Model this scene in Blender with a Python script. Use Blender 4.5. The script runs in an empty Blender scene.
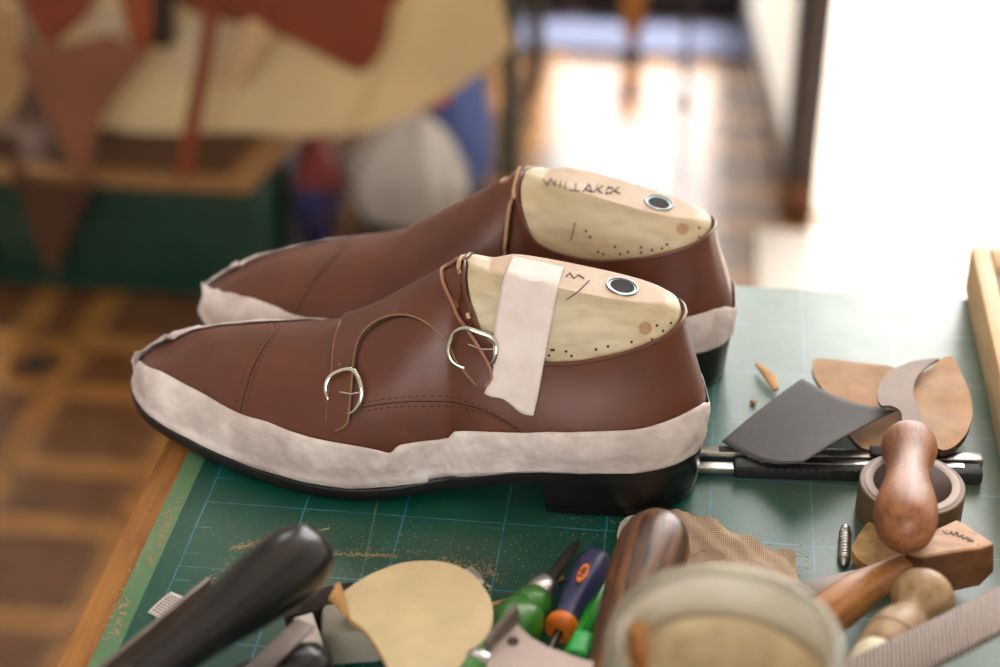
import bpy, bmesh, math, random
from mathutils import Vector, Matrix, geometry
from mathutils.bvhtree import BVHTree
random.seed(7)
SC = bpy.context.scene
COL = SC.collection
S = 0.01                 # everything below is written in centimetres; mat surface is z = 0
ZF = -75.0               # floor height
PI = math.pi

# ------------------------------------------------------------------ camera
CAM_P = (1723.957, 0.5605159, -0.1248479, -0.0050401, 23.14, -66.212, 52.88)
def cam_axes():
    f, pitch, yaw, roll, cx, cy, cz = CAM_P
    F = Vector((math.sin(yaw)*math.cos(pitch), math.cos(yaw)*math.cos(pitch), -math.sin(pitch)))
    R = Vector((math.cos(yaw), -math.sin(yaw), 0))
    U = R.cross(F)
    c, s = math.cos(roll), math.sin(roll)
    R2 = R*c + U*s; U2 = R*(-s) + U*c
    return f, Vector((cx, cy, cz)), R2, U2, F
FPX, CC, CR, CU, CF = cam_axes()
def ray(x, y):
    return (CF*FPX + CR*(x-500) + CU*(333.5-y)).normalized()
def at(x, y, z=0.0):
    d = ray(x, y); return CC + d*((z-CC.z)/d.z)
def atY(x, y, Y):
    d = ray(x, y); return CC + d*((Y-CC.y)/d.y)
def atD(x, y, D):
    d = ray(x, y); return CC + d*(D/d.dot(CF))
cam = bpy.data.cameras.new('camera'); cam_ob = bpy.data.objects.new('camera', cam); COL.objects.link(cam_ob)
cam.sensor_width = 36; cam.lens = FPX*36/1000
M = Matrix(((CR.x, CU.x, -CF.x), (CR.y, CU.y, -CF.y), (CR.z, CU.z, -CF.z))).to_4x4()
M.translation = CC*S
cam_ob.matrix_world = M
cam.clip_start = 0.02; cam.clip_end = 60
cam.dof.use_dof = True
cam.dof.focus_distance = (Vector((9, .6, 3.0))-CC).dot(CF)*S
cam.dof.aperture_fstop = 4.0
SC.camera = cam_ob

# ------------------------------------------------------------------ materials
MATS = {}
class NT:
    def __init__(s, name):
        s.m = bpy.data.materials.new(name); s.m.use_nodes = True
        s.t = s.m.node_tree; s.n = s.t.nodes; s.n.clear()
        s.out = s.n.new('ShaderNodeOutputMaterial'); s.b = s.n.new('ShaderNodeBsdfPrincipled')
        s.t.links.new(s.b.outputs[0], s.out.inputs[0])
        s.tc = s.n.new('ShaderNodeTexCoord')
        s.co = s.tc.outputs['Object']
    def link(s, a, b): s.t.links.new(a, b)
    def val(s, sock, v):
        if hasattr(v, 'is_linked') or isinstance(v, bpy.types.NodeSocket): s.link(v, sock)
        else: sock.default_value = v
    def math(s, op, a, b=0.0, c=None):
        n = s.n.new('ShaderNodeMath'); n.operation = op
        s.val(n.inputs[0], a); s.val(n.inputs[1], b)
        if c is not None: s.val(n.inputs[2], c)
        return n.outputs[0]
    def noise(s, scale, detail=3, rough=.55, co=None, dist=0.0):
        n = s.n.new('ShaderNodeTexNoise'); n.inputs['Scale'].default_value = scale
        n.inputs['Detail'].default_value = detail; n.inputs['Roughness'].default_value = rough
        n.inputs['Distortion'].default_value = dist
        s.link(co or s.co, n.inputs['Vector']); return n.outputs['Fac']
    def map(s, scale=(1,1,1), rot=(0,0,0), loc=(0,0,0)):
        n = s.n.new('ShaderNodeMapping'); n.inputs['Scale'].default_value = scale
        n.inputs['Rotation'].default_value = rot; n.inputs['Location'].default_value = loc
        s.link(s.co, n.inputs['Vector']); return n.outputs[0]
    def ramp(s, fac, stops):
        n = s.n.new('ShaderNodeValToRGB'); e = n.color_ramp.elements
        while len(e) < len(stops): e.new(0.5)
        for el, (p, c) in zip(e, stops):
            el.position = p; el.color = (*c, 1) if len(c) == 3 else c
        s.link(fac, n.inputs[0]); return n.outputs[0]
    def mix(s, fac, a, b):
        n = s.n.new('ShaderNodeMix'); n.data_type = 'RGBA'
        s.val(n.inputs[0], fac)
        for i, v in ((6, a), (7, b)):
            if isinstance(v, bpy.types.NodeSocket): s.link(v, n.inputs[i])
            else: n.inputs[i].default_value = (*v, 1)
        return n.outputs[2]
    def sep(s):
        n = s.n.new('ShaderNodeSeparateXYZ'); s.link(s.co, n.inputs[0]); return n.outputs
    def bump(s, h, strength=.3, dist=.001):
        n = s.n.new('ShaderNodeBump'); n.inputs['Strength'].default_value = strength
        n.inputs['Distance'].default_value = dist
        s.link(h, n.inputs['Height']); s.link(n.outputs[0], s.b.inputs['Normal'])
    def set(s, color=None, rough=None, metal=None, **kw):
        B = s.b.inputs
        if color is not None:
            if isinstance(color, bpy.types.NodeSocket): s.link(color, B['Base Color'])
            else: B['Base Color'].default_value = (*color, 1)
        if rough is not None: s.val(B['Roughness'], rough)
        if metal is not None: B['Metallic'].default_value = metal
        for k, v in kw.items(): B[k.replace('_', ' ')].default_value = v
        return s
def lin(r, g, b):
    f = lambda v: (v/255/12.92) if v/255 <= .04045 else ((v/255+.055)/1.055)**2.4
    return (f(r), f(g), f(b))
def simple(name, c, rough=.5, metal=0, var=.25, scale=60, bump=.15, bscale=None, dist=.0006, **kw):
    t = NT(name)
    n = t.noise(scale, 4)
    d = tuple(v*(1-var) for v in c); h = tuple(min(1, v*(1+var)) for v in c)
    t.set(t.ramp(n, [(.3, d), (.7, h)]), rough, metal, **kw)
    if bump: t.bump(t.noise(bscale or scale*4, 3), bump, dist)
    MATS[name] = t.m; return t.m
def wood(name, c1, c2, rough=.45, scale=14, stretch=(1, 8, 8), rot=(0,0,0), spots=0.0, w=.2, **kw):
    t = NT(name)
    mp = t.map(stretch, rot)
    n = t.noise(scale, 6, .6, mp, .6)
    col = t.ramp(n, [(.5-w, c1), (.5, tuple((a+b)/2 for a, b in zip(c1, c2))), (.5+w, c2)])
    if spots:
        sp = t.ramp(t.noise(55, 2), [(.66, (0,0,0)), (.74, (1,1,1))])
        col = t.mix(t.math('MULTIPLY', sp, spots), col, tuple(v*.25 for v in c1))
    t.set(col, rough, 0, **kw)
    t.bump(t.noise(scale*3, 4, .6, mp), .12, .0008)
    MATS[name] = t.m; return t.m

# leather of the shoes
t = NT('brown_leather')
n1 = t.noise(35, 4)
t.set(t.ramp(n1, [(.3, lin(88, 47, 33)), (.7, lin(104, 57, 41))]), t.ramp(t.noise(90, 3), [(.3, (.3,)*3), (.7, (.4,)*3)]), 0, Specular_IOR_Level=.5)
v = t.n.new('ShaderNodeTexVoronoi'); v.inputs['Scale'].default_value = 1100; t.link(t.co, v.inputs['Vector'])
t.bump(t.math('ADD', t.math('MULTIPLY', v.outputs['Distance'], .25), t.noise(60, 4)), .12, .0006)
MATS['brown_leather'] = t.m
simple('leather_edge', lin(140, 105, 74), .7, var=.2)
simple('edge_rolled', lin(158, 108, 86), .5, var=.1, bump=.05)
simple('shade_dark', lin(38, 22, 17), .6)
simple('lining_leather', lin(196, 160, 118), .65, var=.12)
simple('thread', lin(52, 28, 20), .8, bump=0)
simple('sole_black', lin(22, 20, 20), .42, var=.2, bump=.1)
simple('heel_black', lin(17, 15, 15), .28, var=.2, bump=.08)
simple('welt_thread', lin(46, 42, 40), .7, bump=0)
# masking tape: crumpled, slightly see-through look over leather
t = NT('masking_tape')
c = t.noise(45, 5, .6)
t.set(t.ramp(c, [(.3, lin(192, 176, 172)), (.55, lin(219, 206, 202)), (.75, lin(237, 229, 226))]), .62, 0, Subsurface_Weight=0.0)
m2 = t.map((1, 1, 1.6))
t.bump(t.math('ADD', t.noise(46, 3, .5, m2, .4), t.math('MULTIPLY', t.noise(190, 2), .12)), .8, .003)
MATS['masking_tape'] = t.m
t = NT('tape_strip')
c = t.noise(60, 4)
t.set(t.ramp(c, [(.3, lin(216, 200, 194)), (.7, lin(232, 219, 214))]), .6, 0)
t.bump(t.noise(80, 4, .6), .35, .001)
MATS['tape_strip'] = t.m
# last wood
t = NT('last_wood')
mp = t.map((3, 12, 12))
n = t.noise(14, 6, .6, mp, .5)
col = t.ramp(n, [(.25, lin(170, 152, 118)), (.55, lin(191, 174, 140)), (.8, lin(205, 189, 156))])
st = t.ramp(t.noise(38, 3, .5), [(.62, (0,0,0)), (.75, (1,1,1))])
col = t.mix(t.math('MULTIPLY', st, .35), col, lin(160, 122, 80))
geo = t.n.new('ShaderNodeNewGeometry'); sx = t.n.new('ShaderNodeSeparateXYZ'); t.link(geo.outputs['True Normal'], sx.inputs[0])
t.set(col, .42, 0); t.bump(t.noise(90, 4, .6, mp), .12, .0006)
MATS['last_wood'] = t.m
t = NT('last_top')
n = t.noise(45, 5, .6)
t.set(t.ramp(n, [(.3, lin(186, 160, 134)), (.7, lin(206, 182, 156))]), .55); t.bump(t.noise(120, 3), .15, .0006)
MATS['last_top'] = t.m
simple('steel', (.55, .54, .52), .28, 1, var=.12, bump=.05)
simple('buckle_metal', (.72, .68, .62), .16, 1, var=.08, bump=.02)
simple('bushing_metal', (.22, .25, .25), .38, 1, var=.15, bump=.05)
simple('steel_dull', lin(124, 112, 106), .5, .7, var=.18, bump=.15)
simple('bracket_steel', lin(172, 156, 150), .48, .5, var=.15, scale=30, bump=.1)
simple('rusty_steel', lin(88, 68, 54), .55, .4, var=.35, scale=30, bump=.2)
simple('blade_steel', lin(120, 104, 94), .6, .35, var=.2, scale=25, bump=.15)
simple('steel_dark', lin(74, 70, 66), .38, .8, var=.2, bump=.15)
simple('hole_dark', lin(18, 16, 14), .8, bump=0)
simple('pencil', lin(96, 88, 92), .7, bump=0)
simple('black_rubber', lin(38, 38, 38), .55, var=.15, bump=.5, bscale=900, dist=.0008)
simple('black_handle', lin(20, 19, 19), .24, var=.25, scale=30, bump=.1)
simple('sandpaper', lin(82, 80, 80), .75, var=.1, scale=50, bump=.8, bscale=1800, dist=.0005)
simple('sandpaper_back', lin(150, 140, 128), .8)
simple('suede', lin(186, 150, 118), .8, var=.2, scale=45, bump=.5, bscale=500)
simple('worn_leather', lin(180, 136, 92), .6, var=.3, scale=40, bump=.3)
simple('dark_leather_edge', lin(60, 42, 30), .7)
simple('cork', lin(176, 138, 84), .75, var=.35, scale=110, bump=.4)
simple('cream_hide', lin(206, 184, 144), .62, var=.1, scale=50, bump=.25, bscale=160)
simple('cream_hide_edge', lin(186, 140, 84), .7)
simple('grey_plastic', lin(150, 144, 130), .3, var=.06, bump=.04)
simple('white_paper', lin(222, 214, 210), .7, var=.04, bump=.05)
simple('last_knot', lin(172, 132, 96), .5, var=.15, bump=.05)
simple('horn_cream', lin(212, 202, 168), .35, var=.05, bump=.03)
simple('ink', lin(60, 56, 60), .7, bump=0)
simple('brush_dark', lin(48, 38, 34), .9, var=.4, scale=300, bump=1, bscale=700, dist=.002)
simple('brown_tape', lin(120, 92, 66), .45, var=.1, bump=.1)
simple('tape_core', lin(206, 190, 184), .6, var=.06)
simple('green_paint', lin(52, 118, 34), .3, var=.25, scale=40, bump=.2)
simple('pen_green', lin(34, 158, 30), .35, var=.08, bump=.03)
simple('clip_green', lin(60, 196, 96), .4, var=.05, bump=.03)
simple('navy_plastic', lin(40, 42, 88), .45, var=.2, bump=.2)
simple('orange_plastic', lin(232, 120, 28), .4, var=.08, bump=.03)
simple('zinc', (.6, .6, .6), .35, 1, var=.1, bump=.1)
simple('chip_wood', lin(196, 150, 96), .7, var=.2)
simple('dust_chip', lin(170, 148, 112), .8, var=.35, scale=400, bump=0)
simple('stone_grey', lin(172, 160, 152), .55, var=.1, scale=20, bump=.25)
simple('glue', lin(236, 216, 182), .5, var=.25, scale=60, bump=.4, dist=.002)
wood('handle_wood', lin(116, 68, 42), lin(168, 110, 72), .46, 22, (10, 10, 1.2), w=.16)
wood('burnished_wood', lin(150, 92, 44), lin(196, 140, 84), .4, 18, (3, 12, 12), spots=.5)
wood('block_wood', lin(176, 128, 88), lin(212, 170, 132), .5, 16, (3, 10, 10), spots=.3)
wood('block_wood_dark', lin(84, 50, 28), lin(126, 82, 48), .5, 16, (3, 10, 10))
wood('knob_wood', lin(134, 104, 70), lin(178, 146, 108), .5, 22, (10, 10, 3))
wood('rosewood', lin(26, 14, 9), lin(122, 78, 46), .34, 26, (14, 14, .7), w=.12, Specular_IOR_Level=.35)
wood('frame_wood', lin(196, 158, 104), lin(226, 196, 146), .55, 14, (10, 2, 10), spots=.4)
wood('table_wood', lin(126, 76, 28), lin(172, 116, 50), .55, 12, (10, 1.5, 10), spots=.4)
wood('table_leg_wood', lin(110, 74, 40), lin(150, 104, 62), .6)
wood('board_wood', lin(122, 86, 50), lin(160, 118, 72), .6, 10, (2, 8, 8))
# woven cloth
t = NT('burlap')
w1 = t.n.new('ShaderNodeTexWave'); w1.inputs['Scale'].default_value = 330; w1.bands_direction = 'X'; w1.inputs['Distortion'].default_value = 1.5
w2 = t.n.new('ShaderNodeTexWave'); w2.inputs['Scale'].default_value = 330; w2.bands_direction = 'Y'; w2.inputs['Distortion'].default_value = 1.5
t.link(t.co, w1.inputs['Vector']); t.link(t.co, w2.inputs['Vector'])
h = t.math('ADD', w1.outputs['Fac'], w2.outputs['Fac'])
n = t.noise(40, 5)
col = t.mix(t.math('MULTIPLY', h, .3), t.ramp(n, [(.3, lin(150, 124, 102)), (.7, lin(200, 174, 148))]), lin(206, 180, 150))
t.set(col, .9); t.bump(h, .5, .0008); MATS['burlap'] = t.m
# rasp with diagonal teeth
t = NT('rasp_steel')
w1 = t.n.new('ShaderNodeTexWave'); w1.inputs['Scale'].default_value = 260; w1.bands_direction = 'DIAGONAL'; w1.inputs['Distortion'].default_value = 2.2
w1.inputs['Detail'].default_value = 2
t.link(t.map((1, .35, .2), (0, 0, .9)), w1.inputs['Vector'])
t.set(t.ramp(w1.outputs['Fac'], [(.2, lin(98, 84, 78)), (.8, lin(176, 158, 150))]), .5, .45); t.bump(w1.outputs['Fac'], .8, .001)
MATS['rasp_steel'] = t.m
# glass jar
t = NT('jar_glass')
tr_ = t.n.new('ShaderNodeBsdfTransparent'); tr_.inputs[0].default_value = (.9, .9, .84, 1)
gl_ = t.n.new('ShaderNodeBsdfGlossy'); gl_.inputs['Roughness'].default_value = .06
fr_ = t.n.new('ShaderNodeFresnel'); fr_.inputs['IOR'].default_value = 1.5
mx_ = t.n.new('ShaderNodeMixShader'); t.link(fr_.outputs[0], mx_.inputs[0]); t.link(tr_.outputs[0], mx_.inputs[1]); t.link(gl_.outputs[0], mx_.inputs[2])
df_ = t.n.new('ShaderNodeBsdfDiffuse'); df_.inputs[0].default_value = (*lin(222, 214, 198), 1)
m2_ = t.n.new('ShaderNodeMixShader'); t.link(t.ramp(t.noise(30, 4), [(.3, (.08,)*3), (.7, (.32,)*3)]), m2_.inputs[0]); t.link(mx_.outputs[0], m2_.inputs[1]); t.link(df_.outputs[0], m2_.inputs[2])
t.link(m2_.outputs[0], t.out.inputs[0]); MATS['jar_glass'] = t.m
t = NT('dried_glue_film')
t.set(t.ramp(t.noise(40, 4), [(.3, lin(206, 196, 172)), (.7, lin(228, 220, 204))]), .45, 0, Transmission_Weight=.25); t.bump(t.noise(70, 4), .5, .002); MATS['dried_glue_film'] = t.m

# cutting mat: object space in metres, origin at grid corner
t = NT('cutting_mat_green')
X, Y, Z = t.sep()
def line_mask(co, period, half):
    a = t.math('DIVIDE', co, period); fr = t.math('ABSOLUTE', t.math('SUBTRACT', a, t.math('ROUND', a)))
    return t.math('LESS_THAN', fr, half/period)
gx = line_mask(X, .05, .00035); gy = line_mask(Y, .05, .00035)
# 1 cm ticks along the left-most line
tick = t.math('MULTIPLY', line_mask(Y, .02, .0003), t.math('MULTIPLY', t.math('GREATER_THAN', X, -.0002), t.math('LESS_THAN', X, .0075)))
grid = t.math('MAXIMUM', t.math('MAXIMUM', gx, gy), tick)
inside = t.math('MULTIPLY', t.math('GREATER_THAN', X, -.0006), t.math('LESS_THAN', X, .4006))
wear = t.ramp(t.noise(30, 5, .7), [(.36, (.15,)*3), (.55, (1,)*3)])
grid = t.math('MULTIPLY', t.math('MULTIPLY', grid, inside), t.math('MULTIPLY', wear, .8))
n = t.noise(14, 5, .6)
base = t.ramp(n, [(.3, lin(2, 68, 57)), (.7, lin(6, 88, 73))])
border = t.math('LESS_THAN', X, -.0105)
base = t.mix(border, base, t.ramp(n, [(.3, lin(78, 120, 84)), (.7, lin(110, 146, 108))]))
col = t.mix(grid, base, lin(72, 150, 190))
# scratches, leather dust and a painted doorway sheen
sc1 = t.noise(9, 4, .7, t.map((1, 14, 1), (0, 0, .18)))
scr = t.ramp(sc1, [(.66, (0,0,0)), (.72, (1,1,1))])
col = t.mix(t.math('MULTIPLY', scr, .35), col, lin(116, 150, 110))
pale = t.math('MULTIPLY', t.math('LESS_THAN', t.math('ABSOLUTE', t.math('SUBTRACT', t.math('ADD', X, t.math('MULTIPLY', Y, .05)), .0855)), .0004), .45)
col = t.mix(pale, col, lin(120, 150, 96))
d1 = t.ramp(t.noise(420, 3, .7), [(.62, (0,0,0)), (.7, (1,1,1))])
d2 = t.ramp(t.noise(16, 4, .6), [(.42, (0,0,0)), (.66, (1,1,1))])
dust = t.math('MULTIPLY', d1, d2)
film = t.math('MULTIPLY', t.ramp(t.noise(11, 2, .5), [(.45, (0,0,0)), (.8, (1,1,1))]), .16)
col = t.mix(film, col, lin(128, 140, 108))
sheen = t.math('MULTIPLY', t.ramp(t.math('ADD', t.math('ADD', X, t.math('MULTIPLY', Y, .35)), t.math('MULTIPLY', t.noise(9, 4, .6), .12)), [(.30, (0,0,0)), (.46, (1,1,1))]), t.math('ADD', .04, t.math('MULTIPLY', t.noise(60, 5, .7), .3)))  # paler right-back tone paints the doorway's reflection into the mat colour
col = t.mix(sheen, col, lin(186, 176, 150))
col = t.mix(t.math('MULTIPLY', dust, .75), col, lin(186, 158, 112))
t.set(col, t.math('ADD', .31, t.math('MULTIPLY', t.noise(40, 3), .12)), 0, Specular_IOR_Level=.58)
t.bump(t.math('ADD', t.noise(700, 2), t.math('MULTIPLY', scr, -.4)), .07, .0004)
MATS['cutting_mat_green'] = t.m

# floor tiles: 20 cm encaustic cement tiles with rounded ring ornament
t = NT('floor_tile')
X, Y, Z = t.sep()
def cell(co, per, off=0.0):
    a = t.math('DIVIDE', t.math('ADD', co, off), per); return t.math('MULTIPLY', t.math('SUBTRACT', a, t.math('ROUND', a)), per)
px_, py_ = cell(X, .28, .09), cell(Y, .28, .21)
ax, ay = t.math('ABSOLUTE', px_), t.math('ABSOLUTE', py_)
def rbox(ax, ay, hx, hy, r):
    qx = t.math('MAXIMUM', t.math('SUBTRACT', ax, hx-r), 0.0); qy = t.math('MAXIMUM', t.math('SUBTRACT', ay, hy-r), 0.0)
    return t.math('SUBTRACT', t.math('SQRT', t.math('ADD', t.math('MULTIPLY', qx, qx), t.math('MULTIPLY', qy, qy))), r)
r1 = rbox(ax, ay, .118, .104, .06)
ring = t.math('LESS_THAN', t.math('ABSOLUTE', t.math('ADD', r1, .022)), .02)
core = t.math('LESS_THAN', r1, -.074)
cr = t.math('SQRT', t.math('ADD', t.math('POWER', t.math('SUBTRACT', ax, .14), 2), t.math('POWER', t.math('SUBTRACT', ay, .14), 2)))
dot = t.math('LESS_THAN', cr, .02)
halo = t.math('LESS_THAN', t.math('ABSOLUTE', t.math('SUBTRACT', cr, .052)), .014)
n = t.noise(30, 4)
dark = t.ramp(n, [(.3, lin(82, 52, 31)), (.7, lin(102, 67, 41))])
ochre = t.ramp(n, [(.3, lin(126, 85, 41)), (.7, lin(148, 103, 54))])
col = t.mix(t.math('MAXIMUM', t.math('MAXIMUM', ring, core), halo), dark, ochre)
col = t.mix(dot, col, lin(54, 44, 40))
g1, g2 = t.math('ABSOLUTE', cell(X, .14, .02)), t.math('ABSOLUTE', cell(Y, .14, .0))
grout = t.math('LESS_THAN', t.math('MINIMUM', g1, g2), .0015)
col = t.mix(t.math('MULTIPLY', grout, .6), col, lin(150, 116, 76))
t.set(col, t.math('ADD', .15, t.math('MULTIPLY', t.noise(8, 3), .1)), 0, Specular_IOR_Level=.9)
t.bump(t.math('SUBTRACT', t.noise(40, 3), grout), .04, .001)
MATS['floor_tile'] = t.m
simple('pavement', lin(206, 196, 186), .8, var=.08, scale=6, bump=.2)
simple('wall_plaster', lin(205, 202, 196), .85, var=.06, scale=4)
simple('ceiling_white', lin(220, 214, 204), .9, var=.04, scale=4)
simple('door_white', lin(206, 200, 194), .45, var=.04, scale=6)
t = NT('frosted_glass')
a_ = t.n.new('ShaderNodeBsdfTranslucent'); a_.inputs[0].default_value = (.8, .79, .77, 1)
b_ = t.n.new('ShaderNodeBsdfDiffuse'); b_.inputs[0].default_value = (.7, .69, .67, 1)
m_ = t.n.new('ShaderNodeMixShader'); m_.inputs[0].default_value = .35
t.link(a_.outputs[0], m_.inputs[1]); t.link(b_.outputs[0], m_.inputs[2]); t.link(m_.outputs[0], t.out.inputs[0]); MATS['frosted_glass'] = t.m
simple('door_dark', lin(44, 28, 22), .5, var=.2)
simple('door_foot', lin(110, 66, 36), .6, var=.2)
simple('crate_green', lin(14, 54, 41), .5, var=.15, scale=8)
simple('hide_beige', lin(226, 202, 154), .65, var=.06, scale=8, bump=.1)
simple('hide_back', lin(170, 134, 92), .8, var=.1)
simple('leather_rust', lin(124, 58, 30), .5, var=.15, scale=10)
simple('leather_orange', lin(146, 76, 40), .5, var=.15, scale=12)
simple('leather_tan', lin(128, 80, 55), .65, var=.12, scale=10)
simple('leather_dark', lin(70, 40, 24), .55, var=.2, scale=10)
simple('leather_black', lin(40, 28, 22), .6, var=.2, scale=10)
simple('roll_tan', lin(196, 164, 124), .65, var=.1)
simple('leather_amber', lin(166, 108, 44), .5, var=.15)
simple('paper_cream', lin(214, 196, 160), .7, var=.08)
simple('rack_metal', lin(82, 86, 74), .5, .2, var=.1)
simple('bag_grey', lin(196, 192, 186), .5, var=.1, scale=12, bump=.6, bscale=20, dist=.01)
simple('bag_blue', lin(96, 120, 190), .45, var=.12, scale=10, bump=.5, bscale=18, dist=.01)
t = NT('bag_printed')
X, Y, Z = t.sep()
nn = t.noise(6, 2)
hz = t.math('ADD', Z, t.math('MULTIPLY', nn, .12))
red = t.math('GREATER_THAN', hz, .16)
col = t.mix(red, t.ramp(t.noise(9, 2), [(.42, lin(28, 32, 84)), (.5, lin(60, 44, 60)), (.6, lin(28, 32, 90))]), lin(112, 26, 26))
t.set(col, .5); t.bump(t.noise(20, 3), .5, .01); MATS['bag_printed'] = t.m
simple('bag_red', lin(196, 30, 40), .45, var=.1)
simple('cabinet_black', lin(28, 25, 26), .5, var=.2)
simple('cabinet_brown', lin(74, 46, 30), .5, var=.2)
simple('rug_blue', lin(112, 120, 150), .9, var=.12, scale=10)
simple('fill_lamp_housing', lin(225, 225, 220), .5, bump=0)
t = NT('fill_lamp_tube'); t.set((1, 1, 1), .4, 0); t.b.inputs['Emission Color'].default_value = (1, .95, .9, 1); t.b.inputs['Emission Strength'].default_value = 9.0; MATS['fill_lamp_tube'] = t.m

# ------------------------------------------------------------------ object helpers
ORG = {}
def V(*a): return Vector(a if len(a) > 1 else a[0])
def thing(name, label, cat, org, group=None):
    o = bpy.data.objects.new(name, None); COL.objects.link(o)
    o.empty_display_size = .02
    o.location = V(org)*S; ORG[o] = V(org)
    o['label'] = label; o['category'] = cat
    if group: o['group'] = group
    return o
def tag(o, label, cat, group=None, kind=None):
    o['label'] = label; o['category'] = cat
    if group: o['group'] = group
    if kind: o['kind'] = kind
    return o
class MB:
    def __init__(s): s.v = []; s.f = []; s.mi = []; s.fl = []
    def add(s, verts, faces, mi=0, flat=False):
        b = len(s.v); s.v += [V(p) for p in verts]
        for f in faces: s.f.append([b+i for i in f]); s.mi.append(mi); s.fl.append(flat)
        return s
    def grid(s, rows, mi=0, closed_u=False, closed_v=False, flip=False, flat=False):
        n, m = len(rows), len(rows[0]); fs = []
        for i in range(n if closed_u else n-1):
            for j in range(m if closed_v else m-1):
                q = [i*m+j, ((i+1) % n)*m+j, ((i+1) % n)*m+(j+1) % m, i*m+(j+1) % m]
                fs.append(q[::-1] if flip else q)
        return s.add([p for r in rows for p in r], fs, mi, flat)
    def box(s, c, size, rot=None, mi=0, bev=0.0):
        c = V(c); h = V(size)*.5
        if bev <= 0:
            vs = [V((x, y, z)) for x in (-h.x, h.x) for y in (-h.y, h.y) for z in (-h.z, h.z)]
            fs = [(0,1,3,2),(4,6,7,5),(0,4,5,1),(2,3,7,6),(0,2,6,4),(1,5,7,3)]
        else:
            bm = bmesh.new(); bmesh.ops.create_cube(bm, size=1)
            for v in bm.verts: v.co = Vector((v.co.x*size[0], v.co.y*size[1], v.co.z*size[2]))
            bmesh.ops.bevel(bm, geom=bm.edges[:], offset=bev, segments=2, profile=.5, affect='EDGES')
            bm.verts.index_update()
            vs = [v.co.copy() for v in bm.verts]; fs = [[v.index for v in f.verts] for f in bm.faces]; bm.free()
        if rot is not None: vs = [rot @ v for v in vs]
        return s.add([v+c for v in vs], fs, mi, True)
    def tube(s, path, rad, n=10, closed=False, mi=0, caps=True, oval=(1, 1), up=None):
        path = [V(p) for p in path]; k = len(path)
        if not isinstance(rad, (list, tuple)): rad = [rad]*k
        rows = []; prev = None
        for i in range(k):
            if closed: d = path[(i+1) % k]-path[i-1]
            else: d = path[min(i+1, k-1)]-path[max(i-1, 0)]
            d.normalize()
            if up is not None: a = V(up) - d*V(up).dot(d)
            elif prev is None:
                a = Vector((0, 0, 1)) if abs(d.z) < .9 else Vector((1, 0, 0)); a = a - d*a.dot(d)
            else: a = prev - d*prev.dot(d)
            a.normalize(); prev = a; b = d.cross(a)
            rows.append([path[i] + (a*math.cos(2*PI*j/n)*oval[0] + b*math.sin(2*PI*j/n)*oval[1])*rad[i] for j in range(n)])
        s.grid(rows, mi, closed, True, flip=True)
        if caps and not closed:
            bi = len(s.v)-k*n
            s.f.append([bi+j for j in range(n)]); s.mi.append(mi); s.fl.append(False)
            s.f.append([bi+(k-1)*n+j for j in range(n)][::-1]); s.mi.append(mi); s.fl.append(False)
        return s
    def lathe(s, prof, o, d, n=28, mi=0):
        """prof: (distance along axis, radius)"""
        o = V(o); d = V(d).normalized()
        a = Vector((0, 0, 1)) if abs(d.z) < .9 else Vector((1, 0, 0)); a = (a-d*a.dot(d)).normalized(); b = d.cross(a)
        rows = [[o+d*h+(a*math.cos(2*PI*j/n)+b*math.sin(2*PI*j/n))*r for j in range(n)] for h, r in prof]
        s.grid(rows, mi, False, True, flip=True)
        bi = len(s.v)-len(prof)*n
        s.f.append([bi+j for j in range(n)]); s.mi.append(mi); s.fl.append(True)
        s.f.append([bi+(len(prof)-1)*n+j for j in range(n)][::-1]); s.mi.append(mi); s.fl.append(True)
        return s
    def build(s, name, mats, parent=None, org=None, mod=None, recalc=True, axis=None):
        if not isinstance(mats, (list, tuple)): mats = [mats]
        o0 = ORG[parent] if parent in ORG else (V(org) if org is not None else Vector((0, 0, 0)))
        me = bpy.data.meshes.new(name)
        Q = V(axis).normalized().to_track_quat('Z', 'Y') if axis is not None else None; Qi = Q.inverted() if Q else None
        me.from_pydata([tuple((Qi @ (v-o0) if Q else v-o0)*S) for v in s.v], [], s.f)
        for m in mats: me.materials.append(MATS[m])
        for p, mi, fl in zip(me.polygons, s.mi, s.fl): p.material_index = mi; p.use_smooth = not fl
        me.update()
        if recalc:
            bm = bmesh.new(); bm.from_mesh(me)
            bmesh.ops.remove_doubles(bm, verts=bm.verts, dist=2e-6)
            bmesh.ops.recalc_face_normals(bm, faces=bm.faces)
            bm.to_mesh(me); bm.free()
        me.set_sharp_from_angle(angle=math.radians(42))
        o = bpy.data.objects.new(name, me); COL.objects.link(o)
        if parent is not None: o.parent = parent; ORG[o] = o0
        else: o.location = o0*S; ORG[o] = o0
        if Q: o.rotation_mode = 'QUATERNION'; o.rotation_quaternion = Q
        if mod: mod(o)
        return o
def spline(pts, n, closed=False):
    """Catmull-Rom through points (any dimension tuples)"""
    k = len(pts); out = []
    segs = k if closed else k-1
    for i in range(segs):
        p = [pts[(i+q) % k] if closed else pts[min(max(i+q, 0), k-1)] for q in (-1, 0, 1, 2)]
        for j in range(n):
            u = j/n
            out.append(tuple(.5*(2*b+(c-a)*u+(2*a-5*b+4*c-d)*u*u+(3*b-a-3*c+d)*u**3) for a, b, c, d in zip(*p)))
    if not closed: out.append(tuple(pts[-1]))
    return out
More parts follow.
